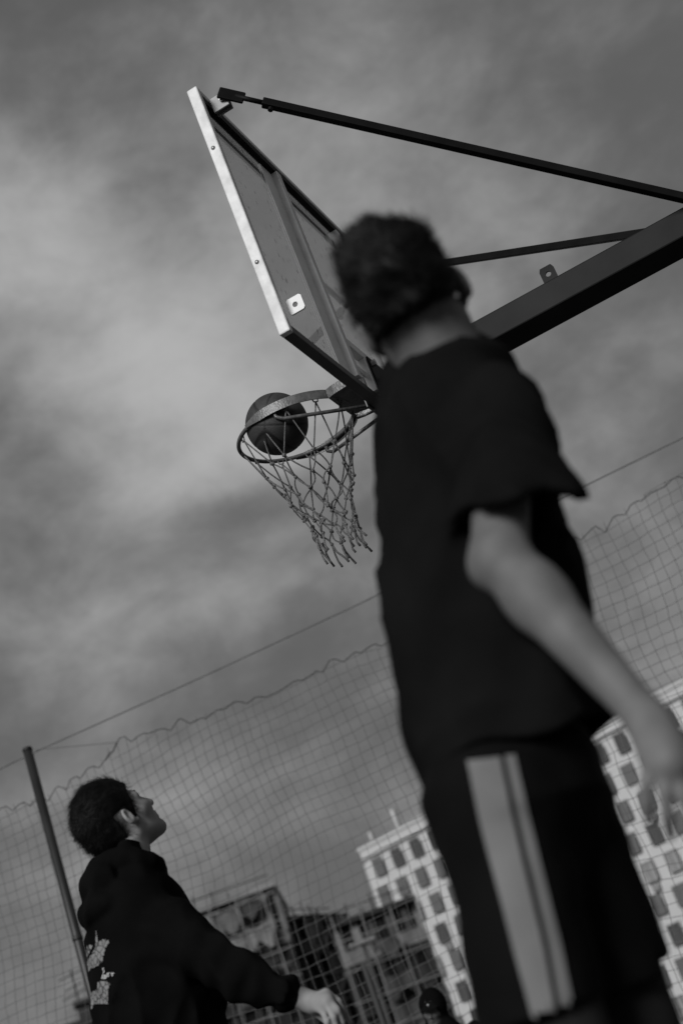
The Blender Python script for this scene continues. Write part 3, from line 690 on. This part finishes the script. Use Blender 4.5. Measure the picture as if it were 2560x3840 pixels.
# low dark roof with an aerial, far left
hr = thing('low_building', tuple(polar(-16.2, 60)), 'low dark building with a flat roof and a rooftop aerial at lower left', 'building')
HB = CZ+60*.142
def lowb(a0, a1, z0, z1, D0, D1, nm, m):
    p = [polar(a0, D0), polar(a1, D0), polar(a1, D1), polar(a0, D1)]
    MB().add([(*q[:2], z0) for q in p]+[(*q[:2], z1) for q in p], [(0, 1, 5, 4), (1, 2, 6, 5), (2, 3, 7, 6), (3, 0, 4, 7), (4, 5, 6, 7), (3, 2, 1, 0)]).build(nm, m, hr)
lowb(-19, -14.2, 0, HB-.35, 60, 68, 'wall', 'conc_dark'); lowb(-19.2, -14.0, HB-.349, HB-.08, 59.4, 68.5, 'roof', 'roof_dark')
lowb(-15.55, -14.1, HB-.079, HB+.55, 60.2, 60.3, 'parapet', 'sheet_dim'); lowb(-15.65, -14.05, HB+.551, HB+.72, 60, 61, 'coping', 'roof_dark')
aer = polar(-15.42, 60.6); MB().tube([aer+Zv*(HB-.05), aer+Zv*(HB+2.0)], .03, 6).build('aerial_mast', 'steel_dark', hr)
for z_, l_ in ((HB+1.75, .55), (HB+1.3, .42), (HB+1.0, .6)): MB().tube([aer+Zv*z_-np.array([l_, 0, 0]), aer+Zv*z_+np.array([l_*.7, 0, .1])], .022, 5).build('aerial_bar', 'steel_dark', hr)

# ------------------------------------------------------------------ people
def lut(pts, Y):                          # outline in the photograph -> x as a function of height at the person's distance
    q = np.array([aty(*p_, Y) for p_ in pts]); o = np.argsort(q[:, 2]); return q[o, 2], q[o, 0]
def shell(d, t): return np.maximum(d, -(d+t))

# ---- near player: black T-shirt, seen from behind
YN = 2.1
man = thing('person', (.13, 2.1, 0), 'player in black T-shirt and dark shorts with pale side stripes, back to camera, looking up', 'person')
Lz, Lx = lut([(1560, 1315), (1525, 1340), (1483, 1387), (1454, 1486), (1423, 1600), (1408, 1706), (1408, 1827), (1413, 2000), (1416, 2136), (1431, 2445), (1443, 2560), (1481, 2722), (1512, 2846), (1547, 2954), (1560, 3020)], YN)
Rz, Rx = lut([(1790, 1262), (1850, 1290), (1930, 1360), (2010, 1500), (2065, 1640), (2105, 1800), (2133, 1924), (2180, 2012), (2214, 2120), (2245, 2228), (2265, 2367), (2290, 2500), (2318, 2620), (2345, 2734), (2352, 2800)], YN)
ZS = np.linspace(.8, 1.60, 60); cx_ = (np.interp(ZS, Lz, Lx)+np.interp(ZS, Rz, Rx))/2; hw_ = np.maximum((np.interp(ZS, Rz, Rx)-np.interp(ZS, Lz, Lx))/2, .03)
def torso_n(p, grow=0.):
    z = p[:, 2]; c = np.interp(z, ZS, cx_); a = np.maximum(np.interp(z, ZS, hw_)+grow, .02); b = np.interp(z, [.8, 1.0, 1.2, 1.4, 1.5, 1.58], [.165, .16, .165, .15, .115, .07])+grow
    x = p[:, 0]-c; y = p[:, 1]-YN
    k0 = np.sqrt((x/a)**2+(y/b)**2)+1e-9; d = (k0-1)*np.minimum(a, b)*(.75+.25/np.maximum(k0, .5))
    return np.maximum(d, np.maximum(p[:, 2]-1.60, .72-p[:, 2]))
SH = aty(1885, 1530, 1.98); SE = aty(1955, 1965, 1.90); EL = aty(1872, 2085, 1.86); WR = aty(2415, 2685, 1.80)
sax = (SE-SH)/np.linalg.norm(SE-SH)
vS = ray(1955, 1900); scut = sax-.9*(sax @ vS)*vS; scut /= np.linalg.norm(scut); SE = aty(1950, 1905, 1.90)
LSH = aty(1560, 1440, 2.26); LEL = aty(1620, 2080, 2.36); LWR = aty(1800, 2600, 2.42)
def shirt_n(p):
    t = torso_n(p)
    sl = cone(p, SH, SE+sax*.05, .078, .098); sl = np.maximum(sl, (p-SE) @ scut-.004)
    sl2 = cone(p, LSH, LSH+(LEL-LSH)*.75, .078, .088)
    d = smin(smin(t, sl, .055), sl2, .05)
    g1 = np.abs(wob(p*np.array([1, 1, .32]), 15, 3)); g2 = np.abs(wob(p@np.array([[.9, 0, .5], [0, 1, 0], [-.3, 0, .5]]), 22, 6))
    fo = -.030*(1-g1)**3*.6+.021 - .008*np.maximum(0, 1-2.2*g2)**1.5 + .006*wob(p*np.array([1, .6, .5]), 42, 8)+.006*np.sin((p[:, 2]-1.55*(p[:, 0]-.15))*34)*np.exp(-((p[:, 2]-1.02)/.16)**2)
    d = d+fo
    inn = smin(torso_n(p, -.016), cone(p, SH, SE+sax*.2, .066, .080), .04)+fo
    d = np.maximum(d, -np.where((p[:, 2] < 1.0) | ((p-SE) @ scut > -.12), inn, 1))
    d = np.maximum(d, np.where((p-SE) @ scut > -.02, .882+.012*np.sin(p[:, 0]*30)-p[:, 2], .882-p[:, 2]))
    # neck opening
    nk = cone(p, aty(1655, 1330, 2.065), aty(1590, 1130, 2.03), .070, .070)
    return smax(d, -nk, .006)
so_, sV, sF = sdf_obj('t_shirt', shirt_n, (-.20, 1.68, .84), (.50, 2.62, 1.66), .006, 'shirt', man)
HO = aty(1545, 1165, 2.05); HM = frame(-3, 17, 12)
HKN = (aty(1900, 2960, 2.08), aty(2030, 3800, 2.04)); 
RH = np.array([.065, 2.07, .88]); RK = np.array([.025, 2.05, .50]); RA = np.array([.03, 2.10, .085]); LH = np.array([.155, 2.18, .88]); LK = np.array([.125, 2.20, .50]); LA = np.array([.11, 2.26, .085])
# right hand, hanging, back of the hand to the camera
hx = lambda px, py, Y: aty(px, py, Y)
KN = [hx(2432, 2838, 1.775), hx(2484, 2860, 1.765), hx(2540, 2862, 1.765), hx(2592, 2845, 1.775)]
TIPS = [[(2422, 2930, 1.775), (2424, 3010, 1.785), (2434, 3080, 1.80)], [(2492, 2970, 1.76), (2502, 3060, 1.77), (2512, 3135, 1.79)], [(2562, 2975, 1.76), (2580, 3075, 1.77), (2590, 3150, 1.79)], [(2622, 2950, 1.775), (2645, 3035, 1.785), (2655, 3105, 1.80)]]
def hand_n(p):
    d = cone(p, WR, (KN[1]+KN[2])/2, .026, .026)
    for i, k in enumerate(KN): d = smin(d, cone(p, WR+(KN[i]-WR)*.25, k, .017, .0120), .014)
    for i, k in enumerate(KN):
        d = smin(d, finger(p, [k]+[hx(*q) for q in TIPS[i]], .0100 if i else .0092, .0074), .004)
    th = [WR+(KN[3]-WR)*.25, hx(2575, 2790, 1.83), hx(2640, 2880, 1.85), hx(2665, 2950, 1.86)]
    return smin(d, finger(p, th, .016, .009), .015)
def body_n(p):
    d = head_sdf(p, HO, HM)
    d = smin(d, cone(p, HO+HM @ np.array([0, -.030, -.035]), aty(1662, 1345, 2.065), .060, .066), .02)
    d = smin(d, np.maximum(torso_n(p, -.040), .96-p[:, 2]), .03)
    d = smin(d, cone(p, SH, EL, .044, .0375), .03); d = smin(d, cone(p, EL, EL+(WR-EL)*.3, .036, .040), .02)
    d = smin(d, cone(p, EL+(WR-EL)*.25, WR, .040, .0245), .02); d = smin(d, ell(p, aty(1838, 2135, 1.86), (.026, .030, .024)), .02)
    d = smin(d, hand_n(p), .012)
    d = smin(d, cone(p, LSH, LEL, .05, .042), .02); d = smin(d, cone(p, LEL, LWR, .042, .028), .015); d = smin(d, cone(p, LWR, LWR+np.array([.03, .02, -.12]), .03, .024), .015)
    d = smin(d, ell(p, (.11, 2.13, .90), (.09, .095, .12)), .03)
    for h_, k, a in ((RH, RK, RA), (LH, LK, LA)):
        d = smin(d, cone(p, h_, k, .070, .054), .03); d = smin(d, cone(p, k, k+(a-k)*.3, .054, .057), .02); d = smin(d, cone(p, k+(a-k)*.3, a, .057, .036), .02)
        d = smin(d, cone(p, a-np.array([.01, .02, .02]), a+np.array([.10, .09, -.045]), .034, .028), .02)
    return d
sdf_obj('body', body_n, (-.22, 1.66, -.01), (.62, 2.62, 1.86), .005, 'skin', man)
hair_obj(man, HO, HM, .005, 15000, .030, 4, lift=.38, flow=(-.3, .6, .5), thick=.018, top=.013, nape=-.020, tuft=.020, wd=.0009)
SLz, SLx = lut([(1540, 2800), (1560, 2900), (1572, 2965), (1600, 3077), (1642, 3203), (1691, 3337), (1719, 3456), (1740, 3617), (1776, 3778), (1800, 3900)], YN)
SRz, SRx = lut([(2190, 2650), (2239, 2761), (2277, 2902), (2347, 3049), (2379, 3161), (2421, 3273), (2470, 3379), (2505, 3491), (2530, 3560), (2560, 3700)], YN)
def shorts_n(p):
    z = p[:, 2]; l = np.interp(z, SLz, SLx); r = np.interp(z, SRz, SRx); w = r-l
    rn = np.interp(z, [.5, .75, .95], [.088, .088, .100]); rf = np.interp(z, [.5, .75, .95], [.086, .090, .100])
    def oval(c, cy, a, b):
        k0 = np.sqrt(((p[:, 0]-c)/a)**2+((p[:, 1]-cy)/b)**2)+1e-9; return (k0-1)*np.minimum(a, b)*(.75+.25/np.maximum(k0, .5))
    r1 = oval(l+rn, 2.06, rn, rn*1.12); r2 = oval(r-rf, 2.20, rf, rf*1.15); hip = oval((l+r)/2, 2.12, w/2-.004, .150+0*w)
    hip = hip+np.clip((.80-z)*.9, 0, 1)
    d = smin(smin(r1, r2, .02), hip, .03)+np.clip((z-.868)*.55, 0, .04)
    fo = .005*wob(p*np.array([1, 1, .3]), 24, 13)+.003*wob(p, 55, 15)
    d = d+fo
    d = np.maximum(d, -np.where(z < .66, np.minimum(r1, r2)+fo+.012, 1))
    return np.maximum(d, np.maximum(np.where(p[:, 1] > 2.135, .572, .545)-z, z-.95))
sh_, hV, hF = sdf_obj('shorts', shorts_n, (-.22, 1.84, .50), (.46, 2.48, 1.05), .006, 'shorts', man)
bv = BVHTree.FromPolygons([tuple(v) for v in hV], [tuple(map(int, f_)) for f_ in hF])
def lp(a, b, t): return (a[0]+(b[0]-a[0])*t, a[1]+(b[1]-a[1])*t)
LE = [(1751, 2855), (1800, 3090), (1868, 3340), (1935, 3600), (2006, 3860)]; M1 = [(1872, 2840), (1918, 3065), (1976, 3310), (2035, 3555), (2092, 3860)]
M2 = [(1890, 2835), (1937, 3060), (1996, 3305), (2054, 3550), (2112, 3860)]; RE = [(1928, 2830), (1977, 3050), (2036, 3290), (2098, 3540), (2165, 3860)]
def strip(name, bvh, A_, B_, m, parent, off, nu=6, nv=70):
    A_ = np.array(A_, float); B_ = np.array(B_, float); t = np.linspace(0, len(A_)-1, nv); k = np.arange(len(A_)); b = MB(); ids = {}
    for j in range(nv):
        pa = np.array([np.interp(t[j], k, A_[:, c]) for c in (0, 1)]); pb = np.array([np.interp(t[j], k, B_[:, c]) for c in (0, 1)])
        for i in range(nu):
            q_ = pa+(pb-pa)*i/(nu-1); hit = bvh.ray_cast(Vector(CAM), Vector(ray(*q_)))
            if hit[0] is not None: ids[i, j] = len(b.v); b.v.append(tuple(hit[0]+hit[1]*off))
    for j in range(nv-1):
        for i in range(nu-1):
            g_ = [ids.get(x_) for x_ in ((i, j), (i, j+1), (i+1, j+1), (i+1, j))]
            if None not in g_ and (Vector(b.v[g_[0]])-Vector(b.v[g_[2]])).length < .05: b.f.append(tuple(g_))
    return b.build(name, m, parent, True)
strip('stripe', bv, LE, M1, 'stripe', sh_, .003); strip('stripe', bv, M2, RE, 'stripe', sh_, .003)
def shoe(parent, a, fwd, m='shoe'):
    a = np.asarray(a); fwd = np.asarray(fwd, float); fwd /= np.linalg.norm(fwd); sd = np.array([fwd[1], -fwd[0], 0]); Mx = np.stack([sd, fwd, Zv], 1)
    def fn(p):
        q = (p-a) @ Mx; d = ell(q, (0, .10, -.045), (.048, .115, .045)); d = smin(d, ell(q, (0, -.01, -.02), (.042, .055, .062)), .03)
        return np.maximum(d, -.083-q[:, 2])
    return sdf_obj('shoe', fn, a-.26, a+.26, .008, m, parent)
shoe(man, RA, (.75, .65, 0)); shoe(man, LA, (.75, .65, 0))

def leg_cover_n(p):  # added dark covering, so the bare legs below the shorts read very dark
    d = None
    for h_, k, a in ((RH, RK, RA), (LH, LK, LA)):
        e_ = smin(cone(p, h_, k, .076, .060), smin(cone(p, k, k+(a-k)*.3, .059, .062), cone(p, k+(a-k)*.3, a, .062, .042), .02), .02); d = e_ if d is None else np.minimum(d, e_)
    return np.maximum(d, np.maximum(p[:, 2]-.64, .12-p[:, 2]))
sdf_obj('leg_cover', leg_cover_n, (-.15, 1.88, .08), (.32, 2.40, .68), .008, 'leg_dark', man)
# ---- second player: black hoodie, looking up
Y2 = 4.3
kid = thing('person', (-.95, 4.3, 0), 'player in black hoodie with pale back print, arm out, head tipped back', 'person')
K_L = lut([(470, 3255), (410, 3330), (355, 3410), (335, 3429), (329, 3536), (330, 3643), (344, 3777), (350, 3900), (365, 4100)], Y2)
K_R = lut([(560, 3215), (620, 3262), (665, 3320), (705, 3380), (745, 3440), (790, 3540), (822, 3640), (840, 3732), (846, 3840), (850, 4000), (850, 4300)], Y2)
ZK = np.linspace(.72, 1.5, 50); kc = (np.interp(ZK, *K_L)+np.interp(ZK, *K_R))/2; kh = np.maximum((np.interp(ZK, *K_R)-np.interp(ZK, *K_L))/2, .03)
def torso_k(p, grow=0.):
    z = p[:, 2]; c = np.interp(z, ZK, kc); a = np.maximum(np.interp(z, ZK, kh)+grow, .02); b = np.interp(z, [.72, .95, 1.2, 1.35, 1.45, 1.52], [.165, .17, .18, .165, .12, .09])+grow
    k0 = np.sqrt(((p[:, 0]-c)/a)**2+((p[:, 1]-Y2)/b)**2)+1e-9; d = (k0-1)*np.minimum(a, b)*(.75+.25/np.maximum(k0, .5))
    return np.maximum(d, np.maximum(z-1.50, .70-z))
KS_ = aty(640, 3480, 4.17); KE = aty(915, 3668, 4.08); KW = aty(1150, 3752, 4.10); KC = aty(1165, 3757, 4.10)
KS2 = aty(520, 3400, 4.46); KE2 = aty(560, 3800, 4.6); KW2 = aty(640, 4050, 4.55)
wax = (KW-KE)/np.linalg.norm(KW-KE)
NCK = aty(498, 3262, 4.28); F2 = np.array([.79, .61, 0]); S2 = np.array([.61, -.79, 0])
def ringk(t): return NCK+.080*(math.cos(t)*F2+math.sin(t)*S2)-Zv*.026*math.cos(t)
def hoodie_k(p):
    d = torso_k(p)
    ar = cone(p, KS_, KE, .082, .064); ar = smin(ar, cone(p, KE, KW, .064, .041), .03)
    ar = smin(ar, ell(p, aty(1075, 3690, 4.09), (.048, .05, .036)), .03)
    ar = smin(ar, ell(p, aty(1090, 3765, 4.10), (.05, .045, .028)), .025)
    d = smin(d, ar, .05); d = smin(d, smin(cone(p, KS2, KE2, .085, .062), cone(p, KE2, KW2, .06, .04), .02), .05)
    hd = None
    for i in range(14):
        t0, t1 = 2*math.pi*i/14, 2*math.pi*(i+1)/14
        e_ = cone(p, ringk(t0), ringk(t1), .030-.010*math.cos(t0), .030-.010*math.cos(t1)); hd = e_ if hd is None else smin(hd, e_, .01)
    hd = smin(hd, ell(p, NCK-F2*.110+np.array([0, 0, -.020]), (.085, .058, .060), frame(52, 0)), .016)
    hd = smin(hd, ell(p, NCK-F2*.135+np.array([.0, 0, -.090]), (.095, .058, .050), frame(52, 0)), .008)
    d = smin(d, hd, .009)
    g1 = np.abs(wob(p*np.array([1, 1, .5]), 17, 21))
    fo = .014-.020*(1-g1)**3+.007*wob(p, 40, 24)+.005*np.sin(((p-KE) @ wax)*85)*np.exp(-(np.linalg.norm(p-KE, axis=1)/.20)**2)
    d = d+fo
    d = np.maximum(d, (p-KC) @ wax)
    nk = cone(p, NCK-Zv*.03, HO2_+0*NCK, .058, .060)
    return np.maximum(smax(d, -nk, .006), .76-p[:, 2])
HM2 = frame(52, 33, -3); EAR = aty(483, 3062, 4.24); HO2 = EAR-HM2 @ np.array([.085, -.015, -.004]); HO2_ = HO2-HM2 @ np.array([0, .02, .05])
hd_, kV, kF = sdf_obj('hoodie', hoodie_k, (-1.42, 3.90, .72), (-.38, 4.78, 1.62), .0065, 'hoodie', kid)
kx = lambda px, py, Y: aty(px, py, Y)
KK = [kx(1222, 3722, 4.06), kx(1228, 3742, 4.04), kx(1222, 3765, 4.03), kx(1208, 3786, 4.04)]
KT = [[(1268, 3752, 4.05), (1290, 3795, 4.06), (1312, 3834, 4.08)], [(1264, 3785, 4.02), (1283, 3830, 4.03), (1297, 3875, 4.05)], [(1250, 3812, 4.01), (1262, 3858, 4.02), (1270, 3895, 4.04)], [(1225, 3832, 4.02), (1233, 3870, 4.03), (1238, 3898, 4.05)]]
def hand_k(p):
    d = cone(p, KW+wax*.01, (KK[1]+KK[2])/2, .025, .020)
    for i in range(4):
        d = smin(d, cone(p, KW+wax*.02, KK[i], .018, .0125), .012)
        d = smin(d, finger(p, [KK[i]]+[kx(*q) for q in KT[i]], .0100 if i < 3 else .0088, .0072), .006)
    return smin(d, finger(p, [KW+wax*.02, kx(1195, 3800, 4.12), kx(1235, 3836, 4.13), kx(1252, 3870, 4.14)], .015, .009), .012)
def legs(d, p, hips, knees, ankles, fwd, r=.085):
    for h_, k, a in zip(hips, knees, ankles):
        d = smin(d, cone(p, h_, k, r, r*.68), .03); d = smin(d, cone(p, k, a, r*.66, r*.44), .03)
        d = smin(d, cone(p, np.asarray(a)-np.array([0, 0, .02]), np.asarray(a)+np.asarray(fwd)*.12-np.array([0, 0, .045]), .034, .026), .02)
    return d
hk = kc[12]; hips2 = [np.array([hk+.05, 4.22, .86]), np.array([hk-.05, 4.38, .86])]; kn2 = [np.array([hk+.10, 4.24, .48]), np.array([hk-.02, 4.42, .48])]; an2 = [np.array([hk+.06, 4.24, .085]), np.array([hk-.06, 4.42, .085])]
F2 = np.array([.79, .61, 0])
def body_k(p):
    d = head_sdf(p, HO2, HM2)
    d = smin(d, cone(p, HO2+HM2 @ np.array([0, -.018, -.045]), NCK-Zv*.02, .055, .060), .022)
    d = smin(d, torso_k(p, -.045), .03)
    d = smin(d, cone(p, KS_, KE, .05, .042), .02); d = smin(d, cone(p, KE, KW+wax*.02, .042, .028), .02); d = smin(d, hand_k(p), .012)
    d = smin(d, cone(p, KS2, KE2, .05, .042), .02); d = smin(d, cone(p, KE2, KW2+np.array([.03, -.02, -.12]), .040, .024), .02)
    return legs(d, p, hips2, kn2, an2, F2)
sdf_obj('body', body_k, (-1.46, 3.86, -.01), (-.34, 4.80, 1.80), .005, 'skin_dim', kid)
hair_obj(kid, HO2, HM2, .004, 16000, .038, 9, lift=.22, flow=(0, -.9, .15), thick=.018, top=.006, nape=-.070, tuft=.009, wd=.0005)
HDX = HO2
# brows and lashes
for sx in (1, -1):
    pts = [HO2+HM2 @ np.array([sx*x_, y_, z_]) for x_, y_, z_ in ((.016, .0965, .028), (.032, .088, .032), (.048, .076, .027))]
    MB().tube(pts, [.0026, .0036, .0018], 6).build('eyebrow', 'hair', kid, True)
    pts = [HO2+HM2 @ np.array([sx*x_, y_, z_]) for x_, y_, z_ in ((.020, .083, .011), (.031, .0885, .012), (.042, .082, .009))]
    MB().tube(pts, [.001, .0020, .001], 6).build('eyelash', 'hair', kid, True)
def pants(parent, hips, knees, ankles, lo, hi, c, rr=1.0, m='trousers'):
    def fn(p):
        d = ell(p, c, (.17, .17, .13))
        for h_, k, a in zip(hips, knees, ankles): d = smin(d, smin(cone(p, h_, k, .108*rr, .082*rr), cone(p, k, a, .082*rr, .066*rr), .03), .03)
        return np.maximum(d+.005*wob(p, 25, 2), .06-p[:, 2])
    return sdf_obj('trousers', fn, lo, hi, .009, m, parent)
pants(kid, hips2, kn2, an2, (-1.4, 3.95, .03), (-.55, 4.75, .98), (hk, 4.3, .88))
for a in an2: shoe(kid, a, F2)
bvk = BVHTree.FromPolygons([tuple(v) for v in kV], [tuple(map(int, f_)) for f_ in kF])
def z3(pts): return [(280+x*.20408, 3400+y*.20408) for x, y in pts]
prints = [[(405, 440), (425, 440), (440, 640), (530, 600), (640, 610), (650, 660), (580, 760), (550, 880), (530, 1000), (510, 1040), (495, 960), (460, 1070), (400, 1110), (330, 1130), (280, 1200), (250, 1040), (290, 920), (350, 840), (400, 730)],
          [(245, 720), (290, 700), (350, 720), (310, 800), (260, 900), (240, 930)],
          [(440, 1400), (490, 1370), (610, 1380), (670, 1420), (640, 1500), (640, 1780), (580, 1790), (510, 1780), (370, 1800), (340, 1900), (320, 1880), (325, 1560), (430, 1520)]]
for pl in prints: decal('print', bvk, z3(pl), 'print', hd_, .003, 4)
mat('letter', .36, .8, .08)
def stroke(name, pts, wd):
    pts = z3(pts); b = None
    poly = []; n_ = len(pts)
    L_, R_ = [], []
    for i in range(n_):
        a = np.array(pts[max(i-1, 0)]); c = np.array(pts[min(i+1, n_-1)]); t = c-a; t = t/np.linalg.norm(t); nn = np.array([-t[1], t[0]])*wd/2
        L_.append(tuple(np.array(pts[i])+nn)); R_.append(tuple(np.array(pts[i])-nn))
    return decal(name, bvk, L_+R_[::-1], 'letter', hd_, .004, 2)
for pts in ([(745, 1220), (685, 1222)], [(715, 1222), (712, 1275)], [(665, 1215), (618, 1222), (612, 1240), (655, 1248), (652, 1268), (608, 1278)], [(560, 1250), (540, 1258), (520, 1325), (555, 1318)], [(575, 1252), (560, 1320)], [(560, 1320), (595, 1315), (598, 1250)], [(560, 1120), (545, 1130), (542, 1165), (565, 1170), (560, 1195), (545, 1230)]):
    stroke('letter', pts, 4.2)

# ---- spectator in hood and cap
Y3 = 12.2
fan = thing('person', tuple(aty(1640, 4000, Y3)*np.array([1, 1, 0])), 'spectator in black hood and cap with a small pale emblem, beside the fence', 'person')
HO3 = aty(1624, 3786, Y3); HM3 = frame(198, -14, 10); tc3 = HO3+np.array([.06, .02, -.42]); 
hp3 = [tc3+np.array([s*.09, 0, -.22]) for s in (-1, 1)]; gz = hp3[0][2]
kn3 = [h_*np.array([1, 1, 0])+np.array([0, -.05, gz*.52]) for h_ in hp3]; an3 = [h_*np.array([1, 1, 0])+np.array([0, .02, .085]) for h_ in hp3]
sh3 = [tc3+np.array([s*.19, .0, .17]) for s in (-1, 1)]; el3 = [tc3+np.array([s*.26, -.02, -.10]) for s in (-1, 1)]; wr3 = [tc3+np.array([s*.15, -.20, -.22]) for s in (-1, 1)]
def top3(p):
    d = cone(p, tc3+np.array([0, 0, .10]), tc3-np.array([0, 0, .2]), .15, .15); d = np.maximum(d, -1)
    for s in range(2): d = smin(d, smin(cone(p, sh3[s], el3[s], .075, .06), cone(p, el3[s], wr3[s], .058, .045), .02), .04)
    q = (p-HO3) @ HM3
    hd = ell(q, (0, -.02, .03), (.108, .125, .135)); hd = smax(hd, -ell(q, (0, .115, -.02), (.072, .10, .12)), .02)
    hd = smin(hd, cone(p, HO3+np.array([0, .04, -.10]), tc3+np.array([0, 0, .16]), .10, .14), .04)
    hd = smax(hd, -ell(q, (0, .10, -.04), (.066, .10, .10)), .012)
    return smin(d, hd, .03)+.005*wob(p, 24, 31)
sdf_obj('hoodie', top3, tc3-np.array([.42, .36, .42]), tc3+np.array([.42, .36, .66]), .009, 'hoodie', fan)
def body3(p):
    d = head_sdf(p, HO3, HM3); d = smin(d, cone(p, HO3+HM3 @ np.array([0, -.02, -.04]), tc3+np.array([0, 0, .16]), .055, .07), .02)
    d = smin(d, cone(p, tc3+np.array([0, 0, .08]), tc3-np.array([0, 0, .22]), .11, .12), .04)
    for s in range(2):
        d = smin(d, smin(cone(p, sh3[s], el3[s], .05, .04), cone(p, el3[s], wr3[s], .038, .028), .02), .03)
        fw = np.array([0, -.06, -.03]); sg = -1 if s == 0 else 1
        d = smin(d, cone(p, wr3[s], wr3[s]+fw, .03, .028), .015)
        for k in range(4):
            b0 = wr3[s]+fw+np.array([(k-1.5)*.018, -.01, 0]); d = smin(d, finger(p, [b0, b0+np.array([0, -.035, -.012]), b0+np.array([0, -.05, -.04])], .0095, .008), .005)
        d = smin(d, finger(p, [wr3[s]+fw*.4, wr3[s]+fw*.7+np.array([-sg*.035, 0, 0]), wr3[s]+fw*1.2+np.array([-sg*.045, -.01, 0])], .012, .009), .008)
    return legs(d, p, hp3, kn3, an3, np.array([0, -1., 0]))
sdf_obj('body', body3, np.array([tc3[0]-.42, tc3[1]-.42, -.01]), np.array([tc3[0]+.42, tc3[1]+.36, HO3[2]+.2]), .006, 'skin_dark', fan)
def cap3(p):
    q = (p-HO3) @ HM3
    d = ell(q, (0, -.008, .042), (.084, .104, .090)); d = np.maximum(d, .030-q[:, 2])
    br_ = ell(q, (0, .085, .036+0*.0), (.076, .085, .010)); br_ = np.maximum(br_, .05-q[:, 1])
    return smin(d, br_, .010)
cp_, cV, cF_ = sdf_obj('cap', cap3, HO3-.22, HO3+.22, .005, 'shirt', fan)
bvc = BVHTree.FromPolygons([tuple(v) for v in cV], [tuple(map(int, f_)) for f_ in cF_])
eb = MB()
for lx, lz in ((-.028, .095), (.028, .095), (0, .055)):
    hit = bvc.ray_cast(Vector(HO3+HM3 @ np.array([lx, .35, lz])), Vector(-HM3[:, 1])); eb.v.append(tuple(hit[0]+hit[1]*.004))
eb.f.append((0, 1, 2)); eb.build('emblem', 'emblem', cp_)
pants(fan, hp3, kn3, an3, (tc3[0]-.4, tc3[1]-.4, .03), (tc3[0]+.4, tc3[1]+.4, gz+.2), hp3[0]*.5+hp3[1]*.5+np.array([0, 0, .02]))
for a in an3: shoe(fan, a, (0, -1, 0))
